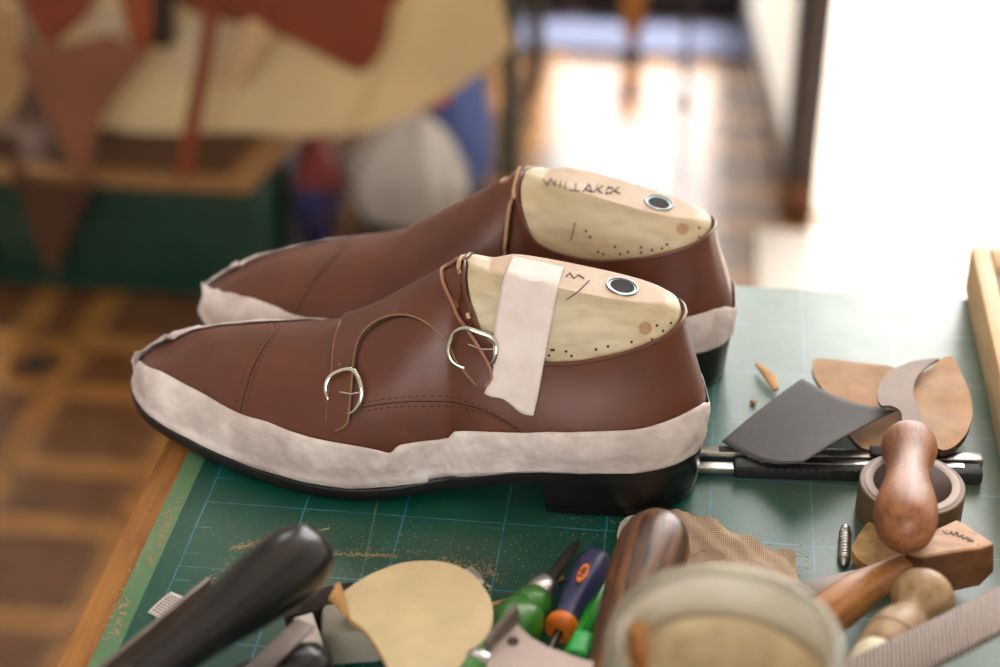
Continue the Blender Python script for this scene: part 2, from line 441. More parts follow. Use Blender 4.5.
def slab(poly, thick, mi_top=0, mi_side=0, step=.5, zf=None, mb=None, down=Vector((0, 0, -1)), edge=.0):
    """poly: list of 3D points of the top outline (roughly planar in xy); filled by CDT; zf(x,y) displaces the top"""
    mb = mb or MB()
    pts2 = [Vector((p.x, p.y)) for p in poly]
    xs = [p.x for p in pts2]; ys = [p.y for p in pts2]
    # plane fit for z
    import itertools
    n = len(poly); mx, my, mz = sum(xs)/n, sum(ys)/n, sum(p.z for p in poly)/n
    sxx = sum((p.x-mx)**2 for p in poly); syy = sum((p.y-my)**2 for p in poly); sxy = sum((p.x-mx)*(p.y-my) for p in poly)
    sxz = sum((p.x-mx)*(p.z-mz) for p in poly); syz = sum((p.y-my)*(p.z-mz) for p in poly)
    det = sxx*syy-sxy*sxy or 1e-9
    ga, gb = (sxz*syy-syz*sxy)/det, (syz*sxx-sxz*sxy)/det
    pl = lambda x, y: mz+ga*(x-mx)+gb*(y-my)
    inner = []
    def inside(x, y):
        c = False; j = n-1
        for i in range(n):
            if (ys[i] > y) != (ys[j] > y) and x < (xs[j]-xs[i])*(y-ys[i])/(ys[j]-ys[i])+xs[i]: c = not c
            j = i
        return c
    x = min(xs)+step/2
    while x < max(xs):
        y = min(ys)+step/2
        while y < max(ys):
            if inside(x, y) and min((x-a)**2+(y-b)**2 for a, b in zip(xs, ys)) > (step*.45)**2: inner.append(Vector((x, y)))
            y += step
        x += step
    vs, es, fs, _, _, _ = geometry.delaunay_2d_cdt(pts2+inner, [(i, (i+1) % n) for i in range(n)], [], 1, 1e-4)
    f = zf or (lambda x, y: 0)
    top = [Vector((v.x, v.y, pl(v.x, v.y)+f(v.x, v.y))) for v in vs]
    mb.add(top, [list(q) for q in fs], mi_top)
    mb.add([p+down*thick for p in top], [list(q)[::-1] for q in fs], mi_side)
    ring = [Vector((p.x, p.y, pl(p.x, p.y)+f(p.x, p.y))) for p in poly]
    rr = [ring, [p+down*thick for p in ring]]
    mb.grid(rr, mi_side, False, True, flat=True)
    return mb
def pxpoly(pts, z, n=0, closed=True):
    if n: pts = spline(pts, n, closed)
    return [at(p[0], p[1], z if not callable(z) else z(p[0], p[1])) for p in pts]

# ------------------------------------------------------------------ SHOES
# rows: base outline (near y / far y), upper edge (ridge, then top line), wall handles
NEAR = [(-5.85,8.5),(-5.7,7.75),(-5.25,6.8),(-4.4,5.75),(-3.0,4.75),(-.8,3.55),(2,2.35),(4.6,1.5),(7.0,1.15),(9.0,1.2),(10.6,1.4),(11.8,1.5),(12.8,1.35),(14.2,1.2),(16.4,1.05),(19,1.0),(21.5,1.3),(23.1,2.2),(24.05,3.4),(24.35,4.8)]
FAR  = [(-5.85,8.5),(-5.65,9.3),(-5.05,10.05),(-4.1,10.8),(-2.6,11.25),(-.4,11.5),(2,11.4),(4.6,11.0),(7.0,10.3),(9.0,9.5),(10.6,9.0),(11.8,8.7),(12.8,8.55),(14.2,8.35),(16.4,8.25),(19,8.25),(21.5,7.95),(23.1,7.1),(24.0,6.1),(24.35,4.8)]
BZ   = [1.55,1.5,1.42,1.3,1.15,1.0,.85,.8,.85,1.05,1.3,1.55,1.8,2.15,2.6,2.8,2.85,2.85,2.85,2.85]
TOPN = [(-3.1,7.9,4.05),(-2.6,7.75,4.3),(-2.0,7.5,4.6),(-1.3,7.25,4.85),(-.2,6.95,5.15),(1.4,6.55,5.6),(3.5,6.25,6.15),(5.8,5.95,6.95),(7.9,5.7,8.2),(9.9,5.5,9.75),(11.3,5.35,10.85),(12.4,5.2,11.75),(12.6,3.9,11.4),(13.05,3.0,10.3),(14.1,2.45,8.75),(16.9,2.1,8.15),(20,2.3,8.7),(22.1,3.0,9.35),(22.95,3.85,9.7),(23.2,4.9,9.75)]
TOPF = [None]*12+[(12.6,6.5,11.4),(13.05,7.35,10.3),(14.1,7.75,8.75),(16.9,7.75,8.15),(20,7.5,8.7),(22.1,6.8,9.35),(22.95,5.95,9.7),(23.2,4.9,9.75)]
#        a(up at base) b(out at base) c(out at top) d(down at top)
HND = [(.62,.15,.55,.10),(.62,.15,.55,.08),(.62,.15,.55,.06),(.62,.18,.55,.05),(.6,.2,.55,.04),(.58,.25,.55,.02),(.55,.3,.55,0),(.5,.35,.52,0),(.5,.35,.48,0),(.48,.3,.42,.0),(.46,.3,.36,.02),(.42,.3,.30,.08),(.4,.35,.25,.25),(.38,.4,.3,.36),(.36,.45,.3,.38),(.36,.55,.35,.38),(.36,.6,.4,.38),(.36,.65,.45,.38),(.36,.65,.45,.38),(.36,.65,.45,.38)]
NR = len(NEAR); SUB = 6; NT_ = 26; THROAT = 11
def rows_for(side):
    base = NEAR if side < 0 else FAR
    top = TOPN if side < 0 else [f or n for f, n in zip(TOPF, TOPN)]
    data = []
    for i, ((bx, by), bz, tp, h) in enumerate(zip(base, BZ, top, HND)):
        L = math.hypot(bx-tp[0], by-tp[1]); c = h[2]*L if i <= THROAT else (.75, .5, .4, .36)[min(i-THROAT-1, 3)]
        data.append((bx, by, bz, *tp, h[0], h[1], c, h[3]))
    return spline(data, SUB)
ROWD = {-1: rows_for(-1), 1: rows_for(1)}
NS = len(ROWD[-1])
def wall_rows(side):
    R = ROWD[side]; out = []
    for i, r in enumerate(R):
        F = V(r[0:3]); T = V(r[3:6]); a, b, c, d = r[6:10]
        p0 = V(R[max(i-1, 0)][0:2]); p1 = V(R[min(i+1, NS-1)][0:2])
        if i == 0: o = Vector((-1, -.05, 0))
        elif i == NS-1: o = Vector((1, 0, 0))
        else:
            tg = p1-p0; o = Vector((tg.y, -tg.x, 0)) if side < 0 else Vector((-tg.y, tg.x, 0))
            o.normalize()
        hd = Vector((F.x-T.x, F.y-T.y, 0)); L = hd.length; h = T.z-F.z
        wq = min(max((i/SUB-9.5)/4.5, 0), 1); wq = wq*wq*(3-2*wq)
        oo = (hd.normalized()*(1-wq)+o*wq).normalized() if L > .01 else o
        cc = c
        ja, jb = R[max(i-2, 0)], R[min(i+2, NS-1)]
        sl = (jb[5]-ja[5])/max(jb[3]-ja[3], .05) if i <= (THROAT-1)*SUB else 0.0
        kz = 1-min(max((i/SUB-7)/2.5, 0), 1)
        P1 = F+Vector((0, 0, a*h))+o*b; P2 = T+oo*cc-Vector((0, 0, d*h*(1-kz)))+Vector((0, 0, min(sl, 1.2)*oo.x*cc*kz))
        row = []
        for j in range(NT_+1):
            t = j/NT_; u = 1-t
            row.append(F*(u**3)+P1*(3*u*u*t)+P2*(3*u*t*t)+T*(t**3))
        out.append(row)
    return out
WALL = {-1: wall_rows(-1), 1: wall_rows(1)}
def surf(s, tau):
    """s in rows (0..NR-1), tau 0..1 near wall, 1..2 far wall"""
    side = -1 if tau <= 1 else 1; t = tau if tau <= 1 else 2-tau
    u = min(max(s*SUB, 0), NS-1.0001); v = min(max(t*NT_, 0), NT_-.0001)
    i, j = int(u), int(v); u -= i; v -= j; W = WALL[side]
    return W[i][j]*(1-u)*(1-v)+W[i+1][j]*u*(1-v)+W[i][j+1]*(1-u)*v+W[i+1][j+1]*u*v
def snorm(s, tau):
    e = .12; f = .02
    t0, t1 = max(tau-f, 0), min(tau+f, 2)
    if tau <= 1 and s > THROAT: t1 = min(t1, 1)
    if tau > 1 and s > THROAT: t0 = max(t0, 1.0001)
    a = surf(min(s+e, NR-1), tau)-surf(max(s-e, 0), tau); b = surf(s, t1)-surf(s, t0)
    n = a.cross(b)
    if n.length < 1e-9: return Vector((0, 0, 1))
    n.normalize()
    ctr = Vector((9, 5.6, 2.0)); p = surf(s, tau)
    ctr.x = min(max(p.x, -2.5), 20.5)
    return n if n.dot(p-ctr) > 0 else -n
# ray lookup: pixel on the near shoe -> (s, tau)
_v, _f, _p = [], [], []
for side in (-1, 1):
    b = len(_v); W = WALL[side]
    for i in range(NS):
        for j in range(NT_+1):
            _v.append(W[i][j]); t = j/NT_; _p.append((i/SUB, t if side < 0 else 2-t))
    for i in range(NS-1):
        for j in range(NT_):
            q = [b+i*(NT_+1)+j, b+(i+1)*(NT_+1)+j, b+(i+1)*(NT_+1)+j+1, b+i*(NT_+1)+j+1]
            _f.append((q[0], q[1], q[2])); _f.append((q[0], q[2], q[3]))
UB = BVHTree.FromPolygons(_v, _f)
def px_st(x, y):
    d = ray(x, y); loc, no, idx, dist = UB.ray_cast(CC, d)
    if loc is None:      # silhouette: nearest surface point to the ray
        best = None
        for k in range(60, 120):
            q = CC+d*k; l2, n2, i2, d2 = UB.find_nearest(q)
            if best is None or d2 < best[0]: best = (d2, l2, i2)
        loc, idx = best[1], best[2]
    a, b, c = (_v[k] for k in _f[idx]); v0, v1, v2 = b-a, c-a, loc-a
    d00, d01, d11, d20, d21 = v0.dot(v0), v0.dot(v1), v1.dot(v1), v2.dot(v0), v2.dot(v1)
    dn = d00*d11-d01*d01 or 1e-12; v = (d11*d20-d01*d21)/dn; w = (d00*d21-d01*d20)/dn; u = 1-v-w
    A, B, C_ = (_p[k] for k in _f[idx])
    return (A[0]*u+B[0]*v+C_[0]*w, A[1]*u+B[1]*v+C_[1]*w)
def PXS(pts, n=0):
    if n: pts = spline(pts, n)
    return [px_st(*p) for p in pts]
def lift(st, h): return surf(*st)+snorm(*st)*h
KS, KT = 1.25, 7.0
def patch(mb, poly, h0, h1, mi_top=0, mi_side=1, step=.28):
    """raised piece lying on the upper: poly in (s,tau)"""
    P = [Vector((s*KS, t*KT)) for s, t in poly]; n = len(P)
    def inside(x, y):
        c = False; j = n-1
        for i in range(n):
            if (P[i].y > y) != (P[j].y > y) and x < (P[j].x-P[i].x)*(y-P[i].y)/(P[j].y-P[i].y)+P[i].x: c = not c
            j = i
        return c
    inner = []; x = min(p.x for p in P)+step/2
    while x < max(p.x for p in P):
        y = min(p.y for p in P)+step/2
        while y < max(p.y for p in P):
            if inside(x, y) and min((x-q.x)**2+(y-q.y)**2 for q in P) > (step*.4)**2: inner.append(Vector((x, y)))
            y += step
        x += step
    vs, es, fs, _, _, _ = geometry.delaunay_2d_cdt(P+inner, [(i, (i+1) % n) for i in range(n)], [], 1, 1e-4)
    mb.add([lift((v.x/KS, v.y/KT), h1) for v in vs], [list(q) for q in fs], mi_top)
    mb.grid([[lift(p, h1) for p in poly], [lift(p, h0) for p in poly]], mi_side, False, True, flat=True)
    return mb
def densify(pts, d=.15):
    out = []
    for a, b in zip(pts, pts[1:]):
        L = math.hypot((b[0]-a[0])*KS, (b[1]-a[1])*KT); k = max(1, int(L/d))
        out += [(a[0]+(b[0]-a[0])*i/k, a[1]+(b[1]-a[1])*i/k) for i in range(k)]
    return out+[pts[-1]]
def stitches(mb, path3, r=.022, gap=.5, ln=.26, mi=0):
    """dashes along a 3D polyline"""
    acc = 0; cur = []; on = True
    for a, b in zip(path3, path3[1:]):
        L = (b-a).length; k = max(1, int(L/.06))
        for i in range(k):
            p = a+(b-a)*(i/k); acc += L/k
            if on:
                cur.append(p)
                if acc > ln:
                    if len(cur) > 1: mb.tube(cur, r, 5, mi=mi)
                    cur = []; on = False; acc = 0
            elif acc > gap-ln: on = True; acc = 0
def outline(off_fore, off_heel, zf=None):
    """closed outline around feather line, offset outward; returns list of (point, outward normal, x)"""
    A = [V(r[0:3]) for r in ROWD[-1]]; B = [V(r[0:3]) for r in ROWD[1]]
    loop = A+B[::-1][1:-1]; n = len(loop); out = []
    for i, p in enumerate(loop):
        tg = loop[(i+1) % n]-loop[i-1]; o = Vector((tg.y, -tg.x, 0)).normalized()
        w = min(max((p.x-10)/5, 0), 1); off = off_fore*(1-w)+off_heel*w
        out.append((p+o*off, o))
    return out

FLAP_PX_FRONT = [(347,312),(342,322),(338,334),(335,350),(334,370),(331.5,385),(329,400),(327,420),(327,428)]
FLAP_PX_TIP1 = [(333,431),(340,430),(347,427),(350,424),(350.5,412),(352,398),(353.5,384)]
FLAP_PX_LOW = [(355,368),(357,352),(360,341),(366,331),(376,323),(388,318),(400,315.5),(411,316),(421,319),(430,324),(440,334),(448,343),(456,357),(464,368),(472,379),(480,387)]
FLAP_PX_TOP = [(485,387),(495.5,374),(489,361),(482,349),(469,327),(459,313),(450,296),(444,282),(442.5,270),(445,262),(450,258),(458,256.5)]

def make_upper_parts(root, mirror_y=None):
    MI = (lambda mb: mb)
    # --- outsole with welt
    mb = MB()
    prof = [(-.25,-.06),(.30,.0),(.40,-.06),(.44,-.16),(.42,-.26),(.44,-.34),(.42,-.62),(.34,-.72),(-.3,-.76)]
    o = outline(0, 0); rows = []
    for off, dz in prof:
        row = []
        for p, nrm in o:
            w = min(max((p.x-9)/6, 0), 1); k = 1-.72*w
            row.append(p+nrm*(off*k if off > 0 else off)+Vector((0, 0, dz)))
        rows.append(row)
    mb.grid(rows, 0, False, True)
    n = len(o)
    mb.f.append(list(range((len(prof)-1)*n, len(prof)*n))); mb.mi.append(0); mb.fl.append(False)
    mb.build('sole', 'sole_black', root)
    # welt stitches
    mb = MB(); path = []
    A = [V(r[0:3]) for r in ROWD[-1]]; B = [V(r[0:3]) for r in ROWD[1]]
    pts = [p+nrm*.27+Vector((0, 0, .02)) for p, nrm in o if p.x < 13]
    lo = [(p+nrm*.27+Vector((0, 0, .02)), p.x) for p, nrm in o]
    k0 = [i for i, (p, x) in enumerate(lo) if x > 13]
    seq = [lo[i][0] for i in list(range(k0[-1]+1, n))+list(range(0, k0[0]))]
    stitches(mb, seq, .05, .42, .3)
    mb.build('welt_stitching', 'welt_thread', root)
    # --- heel block
    mb = MB(); hb = []
    src = [(p, nrm) for p, nrm in o if p.x > 16.6]
    ring = [p+nrm*.06 for p, nrm in src]
    front = []
    a, b = ring[-1], ring[0]
    for q in range(1, 10):
        u = q/10; p = a.lerp(b, u); front.append(Vector((p.x+.55*math.sin(PI*u), p.y, p.z)))
    full = ring+front; m = len(full); cx = sum(p.x for p in full)/m; cy = sum(p.y for p in full)/m
    rows = []
    for fz, sc in ((1, 1.0), (.97, 1.005), (.5, .985), (.27, .975), (.265, .962), (.245, .962), (.24, .975), (.03, .965), (0, .945)):
        rows.append([Vector((cx+(p.x-cx)*sc, cy+(p.y-cy)*sc, fz*(p.z-.68))) for p in full])
    mb.grid(rows, 0, False, True)
    mb.f.append(list(range((len(rows)-1)*m, len(rows)*m))); mb.mi.append(0); mb.fl.append(True)
    mb.f.append(list(range(m))); mb.mi.append(0); mb.fl.append(True)
    mb.build('heel', 'heel_black', root)
    # --- upper
    mb = MB(); mb.grid(WALL[-1]); mb.grid(WALL[1])
    mb.build('upper', 'brown_leather', root)
    # top line binding: rolled edge
    mb = MB()
    loop = [WALL[-1][i][NT_]-Vector((0, 0, .02)) for i in range(THROAT*SUB, NS)]+[WALL[1][i][NT_]-Vector((0, 0, .02)) for i in range(NS-2, THROAT*SUB, -1)]
    mb.tube(loop, .10, 8, closed=True)
    mb.build('collar_edge', 'brown_leather', root)
    mb = MB(); inn = [p+(Vector((17.5, 5, p.z))-p).normalized()*.13 for p in loop]
    mb.grid([[p+Vector((0, 0, .05)) for p in inn], [p-Vector((0, 0, 1.2)) for p in inn]], 0, False, True)
    mb.build('collar_lining', 'lining_leather', root)
    # --- toe cap seam (two stitched rows and a skived edge)
    cap = PXS([(276,329),(270,339),(262,351),(254,366),(247,386),(242,404),(240,416)], 3)
    s0 = cap[0]
    over = [(s0[0]+.02, s0[1])] if False else []
    far = [(s0[0]*(1-u)+(s0[0]-.1)*u, s0[1]+(1.72-s0[1])*u) for u in [k/10 for k in range(1, 11)]]
    seam = far[::-1]+cap
    seam = densify(seam)
    mb = MB(); mb.tube([lift(p, .012) for p in seam], .028, 6, mi=0)
    for ds in (-.14, .10): stitches(mb, [lift((p[0]+ds, p[1]), .015) for p in seam], .024, .24, .15, mi=0)
    mb.build('toe_cap_seam', ['thread'], root)
    # --- quarter seam
    q = PXS([(362,407.5),(376,405),(392,403),(412,401.5),(432,401.5),(450,402),(468,405.5),(484,410.5),(500,418.5),(512,426),(522,433)], 3)
    mb = MB()
    mb.tube([lift(p, .01) for p in densify(q)], .03, 6)
    for dt in (-.018, .02): stitches(mb, [lift((p[0], p[1]+dt), .016) for p in densify(q)], .024, .26, .17)
    mb.build('quarter_seam', ['thread'], root)
    # --- double strap flap: over the instep from the far side
    top_px = PXS(FLAP_PX_TOP); front_px = PXS(FLAP_PX_FRONT)
    a, b = top_px[-1], front_px[0]
    far_top = [(a[0]-.1*u, a[1]+(1.80-a[1])*u) for u in (.15, .35, .55, .75, .9, 1)]
    far_frn = [(b[0]+.1*u, b[1]+(1.80-b[1])*u) for u in (1, .9, .75, .55, .35, .15)]
    poly = front_px+PXS(FLAP_PX_TIP1)+PXS(FLAP_PX_LOW)+top_px+far_top+far_frn
    poly = densify(poly+[poly[0]], .22)[:-1]
    mb = MB(); patch(mb, poly, 0.0, .2, 0, 1)
    mb.build('strap', ['brown_leather', 'leather_edge'], root)
    mb = MB()
    fr = densify(PXS(FLAP_PX_FRONT[1:]), .2); lw = densify(PXS(FLAP_PX_TIP1+FLAP_PX_LOW), .2); tp = densify(PXS(FLAP_PX_TOP, 2), .2)
    sm = lambda P: [(P[max(q-1, 0)]+P[q]*2+P[min(q+1, len(P)-1)])*.25 for q in range(len(P))]
    for line, r0, r1, m1 in ((fr, .06, .03, 4), (lw, .10, .05, 3), (tp, .08, .085, 4)):
        A_ = [lift(p, .05) for p in line]; B_ = [lift(p, .20) for p in line]
        for _ in range(3 if line is lw else 6): A_ = sm(A_); B_ = sm(B_)
        if line is fr: A_ = [p+Vector((-.07, -.02, 0)) for p in A_]
        mb.tube(A_, r0, 6, mi=0); mb.tube(B_, r1, 8, mi=m1)  # dark foot tubes paint the strap's shadow, the pale front tube a highlight
    ins = [(px-1.5, py-2.5) for px, py in FLAP_PX_LOW[1:12]]; stitches(mb, [lift(p, .18) for p in densify(PXS(ins))], .024, .26, .17, mi=1)
    ins = [(px-4.0, py+2) for px, py in FLAP_PX_TOP[2:9]]; stitches(mb, [lift(p, .18) for p in densify(PXS(ins))], .024, .26, .17, mi=1)
    ins = [(px+2.6, py) for px, py in FLAP_PX_FRONT[1:5]]; stitches(mb, [lift(p, .18) for p in densify(PXS(ins))], .022, .26, .17, mi=1)
    mb.build('strap_edge', ['shade_dark', 'thread', 'brown_leather', 'leather_edge', 'edge_rolled'], root)
    # --- tongue edge showing between strap and last
    tg = PXS([(476,256.5),(466,258.5),(462.5,266),(464.5,281),(468,298),(472,318)], 4)
    mb = MB()
    mb.tube([lift((p[0], min(p[1], .985) if p[1] < 1 else p[1]), .14)+Vector((-.06, -.05, .06)) for p in tg], .11, 8, mi=0)
    mb.tube([lift((p[0], p[1]), .16)+Vector((.08, -.03, .06)) for p in tg], .05, 6, mi=1)
    mb.build('tongue', ['lining_leather', 'shade_dark'], root)
    # --- buckles
    B1 = [(327.8,399,.0),(327,389,.24),(330,380,.3),(337,374,.32),(348,370.3,.34),(355.5,370.5,.34),(360.5,377,.3),(363.5,388,.28),(363.2,397,.26),(360.3,405.5,.24),(355.5,411.5,.14),(350.5,413.5,.0),(341,411,-.1),(332,406,-.1)]
    B2 = [(449.5,355,.26),(449,347.4,.3),(452.3,338.2,.34),(460,330.6,.36),(469.4,326.5,.36),(482.5,331.2,.34),(494.5,338.2,.26),(497.5,345.5,.22),(496.5,355,.2),(493,363.5,.12),(488,365,-.02),(478,368,-.1),(467,369,-.05),(456,364,.14)]
    for ring, pin in ((B1, [(362,392),(352,394),(340,392)]), (B2, [(497,349),(482,349),(468,344)])):
        mb = MB(); P3 = []
        for x, y, h in spline(ring, 4, True):
            q = last_hit(x, y, (UB, LB)); nn = q[1]-ray(x, y); nn.normalize()
            P3.append(q[0]+nn*(h+.12))
        for _ in range(3): P3 = [(P3[q-1]+P3[q]*2+P3[(q+1) % len(P3)])*.25 for q in range(len(P3))]
        mb.tube(P3, .105, 10, closed=True, oval=(1.15, .85))
        bk = mb.build('buckle', 'buckle_metal', root)
        mb = MB(); mb.tube([last_hit(x, y, (UB, LB))[0]-ray(x, y)*.3 for x, y in pin], .05, 8)
        mb.build('buckle_prong', 'buckle_metal', bk)
    # punched holes in the strap
    for x, y in ((341.5, 365.5), (455, 331)):
        mb = MB(); st = px_st(x, y); p = lift(st, .205); nn = snorm(*st)
        mb.lathe([(0, .07), (.012, .06)], p, nn, 12)
        mb.build('strap_hole', 'leather_edge', root)
# --- masking tape around the feather line; hi = side on which it stands higher round the toe
def make_tape(root, hi, conv=None):
    topl = PXS([(140,350),(145,364),(153,369),(163,372),(182,382),(201,391.5),(219,402),(237,411.5),(252,417),(268,421),(290,430),(313,437),(338,442),(363,446),(378,449),(390,452),(395,448),(401,443.5),(425,440),(450,437),(456,430.5),(490,431),(528,432),(548,431),(566,431.5),(600,430.5),(636,428.5),(655,424),(672,418),(692,408),(707,398)], 2)
    topl = [(a_, b_ if b_ <= 1 else 2-b_) for a_, b_ in topl]
    def ttop(s):
        prev = None
        srt = sorted(topl)
        if s <= srt[0][0]: return srt[0][1]
        for (a, ta), (b, tb) in zip(srt, srt[1:]):
            if a <= s <= b: return ta+(tb-ta)*((s-a)/(b-a) if b > a else 0)
        return srt[-1][1]
    rnd = random.Random(3)
    def loopst():
        N = 240; L = []
        for k in range(N+1): L.append((-1, (NR-1)*k/N))
        for k in range(N-1, 0, -1): L.append((1, (NR-1)*k/N))
        return L
    rows = []; L = loopst()
    ph = [rnd.uniform(0, 6.28) for _ in range(8)]
    def jag(k):
        x = k*.13
        return .5*math.sin(x*1.7+ph[0])+.3*math.sin(x*3.9+ph[1])+.2*math.sin(x*7.3+ph[2])
    def fold(k, j):
        return .035*math.sin(k*.21+j*.5+ph[3])+.03*math.sin(k*.47-j*.9+ph[4])+.02*math.sin(k*1.1+j*1.3+ph[5])
    NJ = 9
    for j in range(NJ+2):
        row = []
        for k, (side, s) in enumerate(L):
            tt = ttop(s)
            if side > 0:
                wf = min(max((9-s)/4, 0), 1); tt = tt*(1-wf)+max(.3, min(.42, tt))*wf+.006*jag(k)
                if s < 7: tt += .04*max(0, jag(k*.45))*min(1, (7-s)/2)
            if side == hi and s < 8:
                g = min(1, (8-s)/2)*min(1, s/1.5); tt = tt*(1-g)+(.66+.06*jag(k*.5))*g
            if j == 0:      # lip over the welt edge
                st = (s, 0.0 if side < 0 else 2.0); p = surf(*st); nn = snorm(*st); nn.z = 0; nn.normalize()
                row.append(p+nn*(.36 if p.x < 11 else .2)+Vector((0, 0, .03+.03*jag(k)))); continue
            if j == 1:
                st = (s, 0.03 if side < 0 else 1.97); row.append(surf(*st)+snorm(*st)*(.2+fold(k, 1))); continue
            f = (j-1)/NJ; t = .03+(tt-.03)*f
            st = (s, t if side < 0 else 2-t)
            puff = .10+.05*math.sin(PI*f)
            if s < 1.6 and j > NJ-2: puff += .12+.12*max(0, jag(k*1.6))*(j-NJ+2)
            row.append(surf(*st)+snorm(*st)*(puff+fold(k, j)*min(1, (NJ+1-j)/2+.2)))
        rows.append(row)
    mb = MB(); mb.grid(rows, 0, False, True)
    # standing scraps of tape at the toe
    def solid(o):
        m = o.modifiers.new('thickness', 'SOLIDIFY'); m.thickness = .0004; m.offset = 1
    if conv: mb.v = [conv(v) for v in mb.v]
    mb.build('masking_tape', 'masking_tape', root, mod=solid)

NEAR_ORG = (9, 5.5, 0)
# ---- last
last = thing('shoe_last', 'pale wooden last inside the nearer shoe, crossed by white tape', 'shoe last', (17.5, 5, 8), 'wooden shoe lasts')
def plate_pt(ang):
    c, s = math.cos(ang), math.sin(ang); e = .5
    x = 18.0+4.25*math.copysign(abs(c)**e, c); y = 5.0+(1.32-.012*(x-18)**2)*math.copysign(abs(s)**e, s)
    z = 11.75-.17*max(0, x-14.8)-.06*(max(0, 15-x)**2)
    return Vector((x, y, z))
def loop_top():
    A = [WALL[-1][i][NT_] for i in range(THROAT*SUB, NS)]; B = [WALL[1][i][NT_] for i in range(NS-2, THROAT*SUB, -1)]
    return A+B
LT = loop_top(); nl = len(LT)
ctr = Vector((17.8, 5.0, 0))
# arc-length parameter of the collar loop -> plateau angle
half = [0.0]
nA = NS-THROAT*SUB
for i in range(1, nl): half.append(half[-1]+(LT[i]-LT[i-1]).length)
tot = half[-1]+(LT[0]-LT[-1]).length; hA = half[nA-1]
rows = []
params = []
for i in range(nl):
    if i < nA: ang = PI+PI*(half[i]/hA)          # throat (front, -x) along near side to heel (+x)
    else: ang = 2*PI+PI*((half[i]-hA)/(tot-hA))
    params.append(ang)
low = []; 
for i in range(nl):
    p = LT[i]; inw = Vector((ctr.x-p.x, ctr.y-p.y, 0)); inw = inw.normalized()
    low.append(p+inw*.20+Vector((0, 0, -1.3)))
mid = [LT[i]+(Vector((ctr.x-LT[i].x, ctr.y-LT[i].y, 0))).normalized()*.20 for i in range(nl)]
rows = [low, mid]
for f in (.15, .3, .45, .6, .75, .88, .95):
    r = []
    for i in range(nl):
        a = mid[i]; b = plate_pt(params[i]); p = a.lerp(b, f)
        out = Vector((a.x-ctr.x, a.y-ctr.y, 0)).normalized()
        r.append(p+out*.16*math.sin(PI*f)+Vector((0, 0, .05*math.sin(PI*f))))
    rows.append(r)
mb = MB()
mb.grid(rows, 0, False, True)
top0 = [rows[-1][i].lerp(plate_pt(params[i]), .85) for i in range(nl)]
mb.grid([rows[-1], top0], 0, False, True)
tops = [top0]
for sc_ in (.97, .9, .6, .3):
    tops.append([Vector((18.0+(p.x-18.0)*sc_, 5.0+(p.y-5.0)*sc_, 0)) for p in [plate_pt(a) for a in params]])
for r in tops[1:]:
    for p in r: p.z = 11.75-.17*max(0, p.x-14.8)-.06*(max(0, 15-p.x)**2)+.03
mb.grid(tops, 1, False, True)
bi = len(mb.v)-nl; mb.f.append(list(range(bi, bi+nl))); mb.mi.append(1); mb.fl.append(False)
mb.f.append(list(range(nl))); mb.mi.append(0); mb.fl.append(False)
LAST_V = [v.copy() for v in mb.v]; LAST_F = [list(f) for f in mb.f]
mb.build('last_body', ['last_wood', 'last_top'], last)
LB = BVHTree.FromPolygons(LAST_V, LAST_F)
def last_hit(x, y, trees=(LB,)):
    best = None
    for tr in trees:
        l, n, i, d = tr.ray_cast(CC, ray(x, y))
        if l is not None and (best is None or d < best[2]): best = (l, n if n.dot(ray(x, y)) < 0 else -n, d)
    return best
# metal bushing
bc = Vector((20.1, 5.0, 11.75-.17*(20.1-14.8)+.03)); bn = Vector((.17, 0, 1)).normalized()
mb = MB()
mb.lathe([(-.1, .80), (.05, .80), (.09, .78), (.09, .72), (.05, .69), (.03, .67), (.025, .0)], bc, bn, 36)
bush = mb.build('bushing', 'bushing_metal', last)
mb = MB(); mb.lathe([(.02, .60), (.035, .59)], bc+Vector((.01, .05, .0)), bn, 28); mb.build('bushing_hole', 'hole_dark', bush)
def dots(pts, r):
    mb = MB()
    for x, y in pts:
        h = last_hit(x, y)
        if h: mb.lathe([(-.02, r), (.008, r*.9)], h[0], h[1], 10)
    return mb
dots([(549,355.5),(551.5,350),(553.5,350),(566,351.5),(571.5,356),(596,349.5),(608,346.5),(631.5,342),(652,339.5),(657,325.5),(663,331),(671,323)], .075).build('pin_hole', 'hole_dark', last)
dots([(645.5, 328)], .34).build('wood_plug', 'last_knot', last)
mb = MB()
def scribble(path, r=.03):
    P = []
    path = [(a[0]+(b[0]-a[0])*q/4, a[1]+(b[1]-a[1])*q/4) for a, b in zip(path, path[1:]) for q in range(4)]+[path[-1]]
    for x, y in path:
        h = last_hit(x, y)
        if h: P.append(h[0]+h[1]*.03)
    if len(P) > 1: mb.tube(P, r, 5)
for L in ([(589,281),(578,292),(566,300)], [(566,277),(570,273),(574,279),(578,275),(584,279)]): scribble(L)
mb.build('pencil_mark', 'pencil', last)
shoe = thing('monk_strap_shoe', 'nearer brown double monk strap shoe, buckles showing, white tape strip on its last', 'shoe', NEAR_ORG, 'pair of monk strap shoes')
make_upper_parts(shoe)
make_tape(shoe, 1)

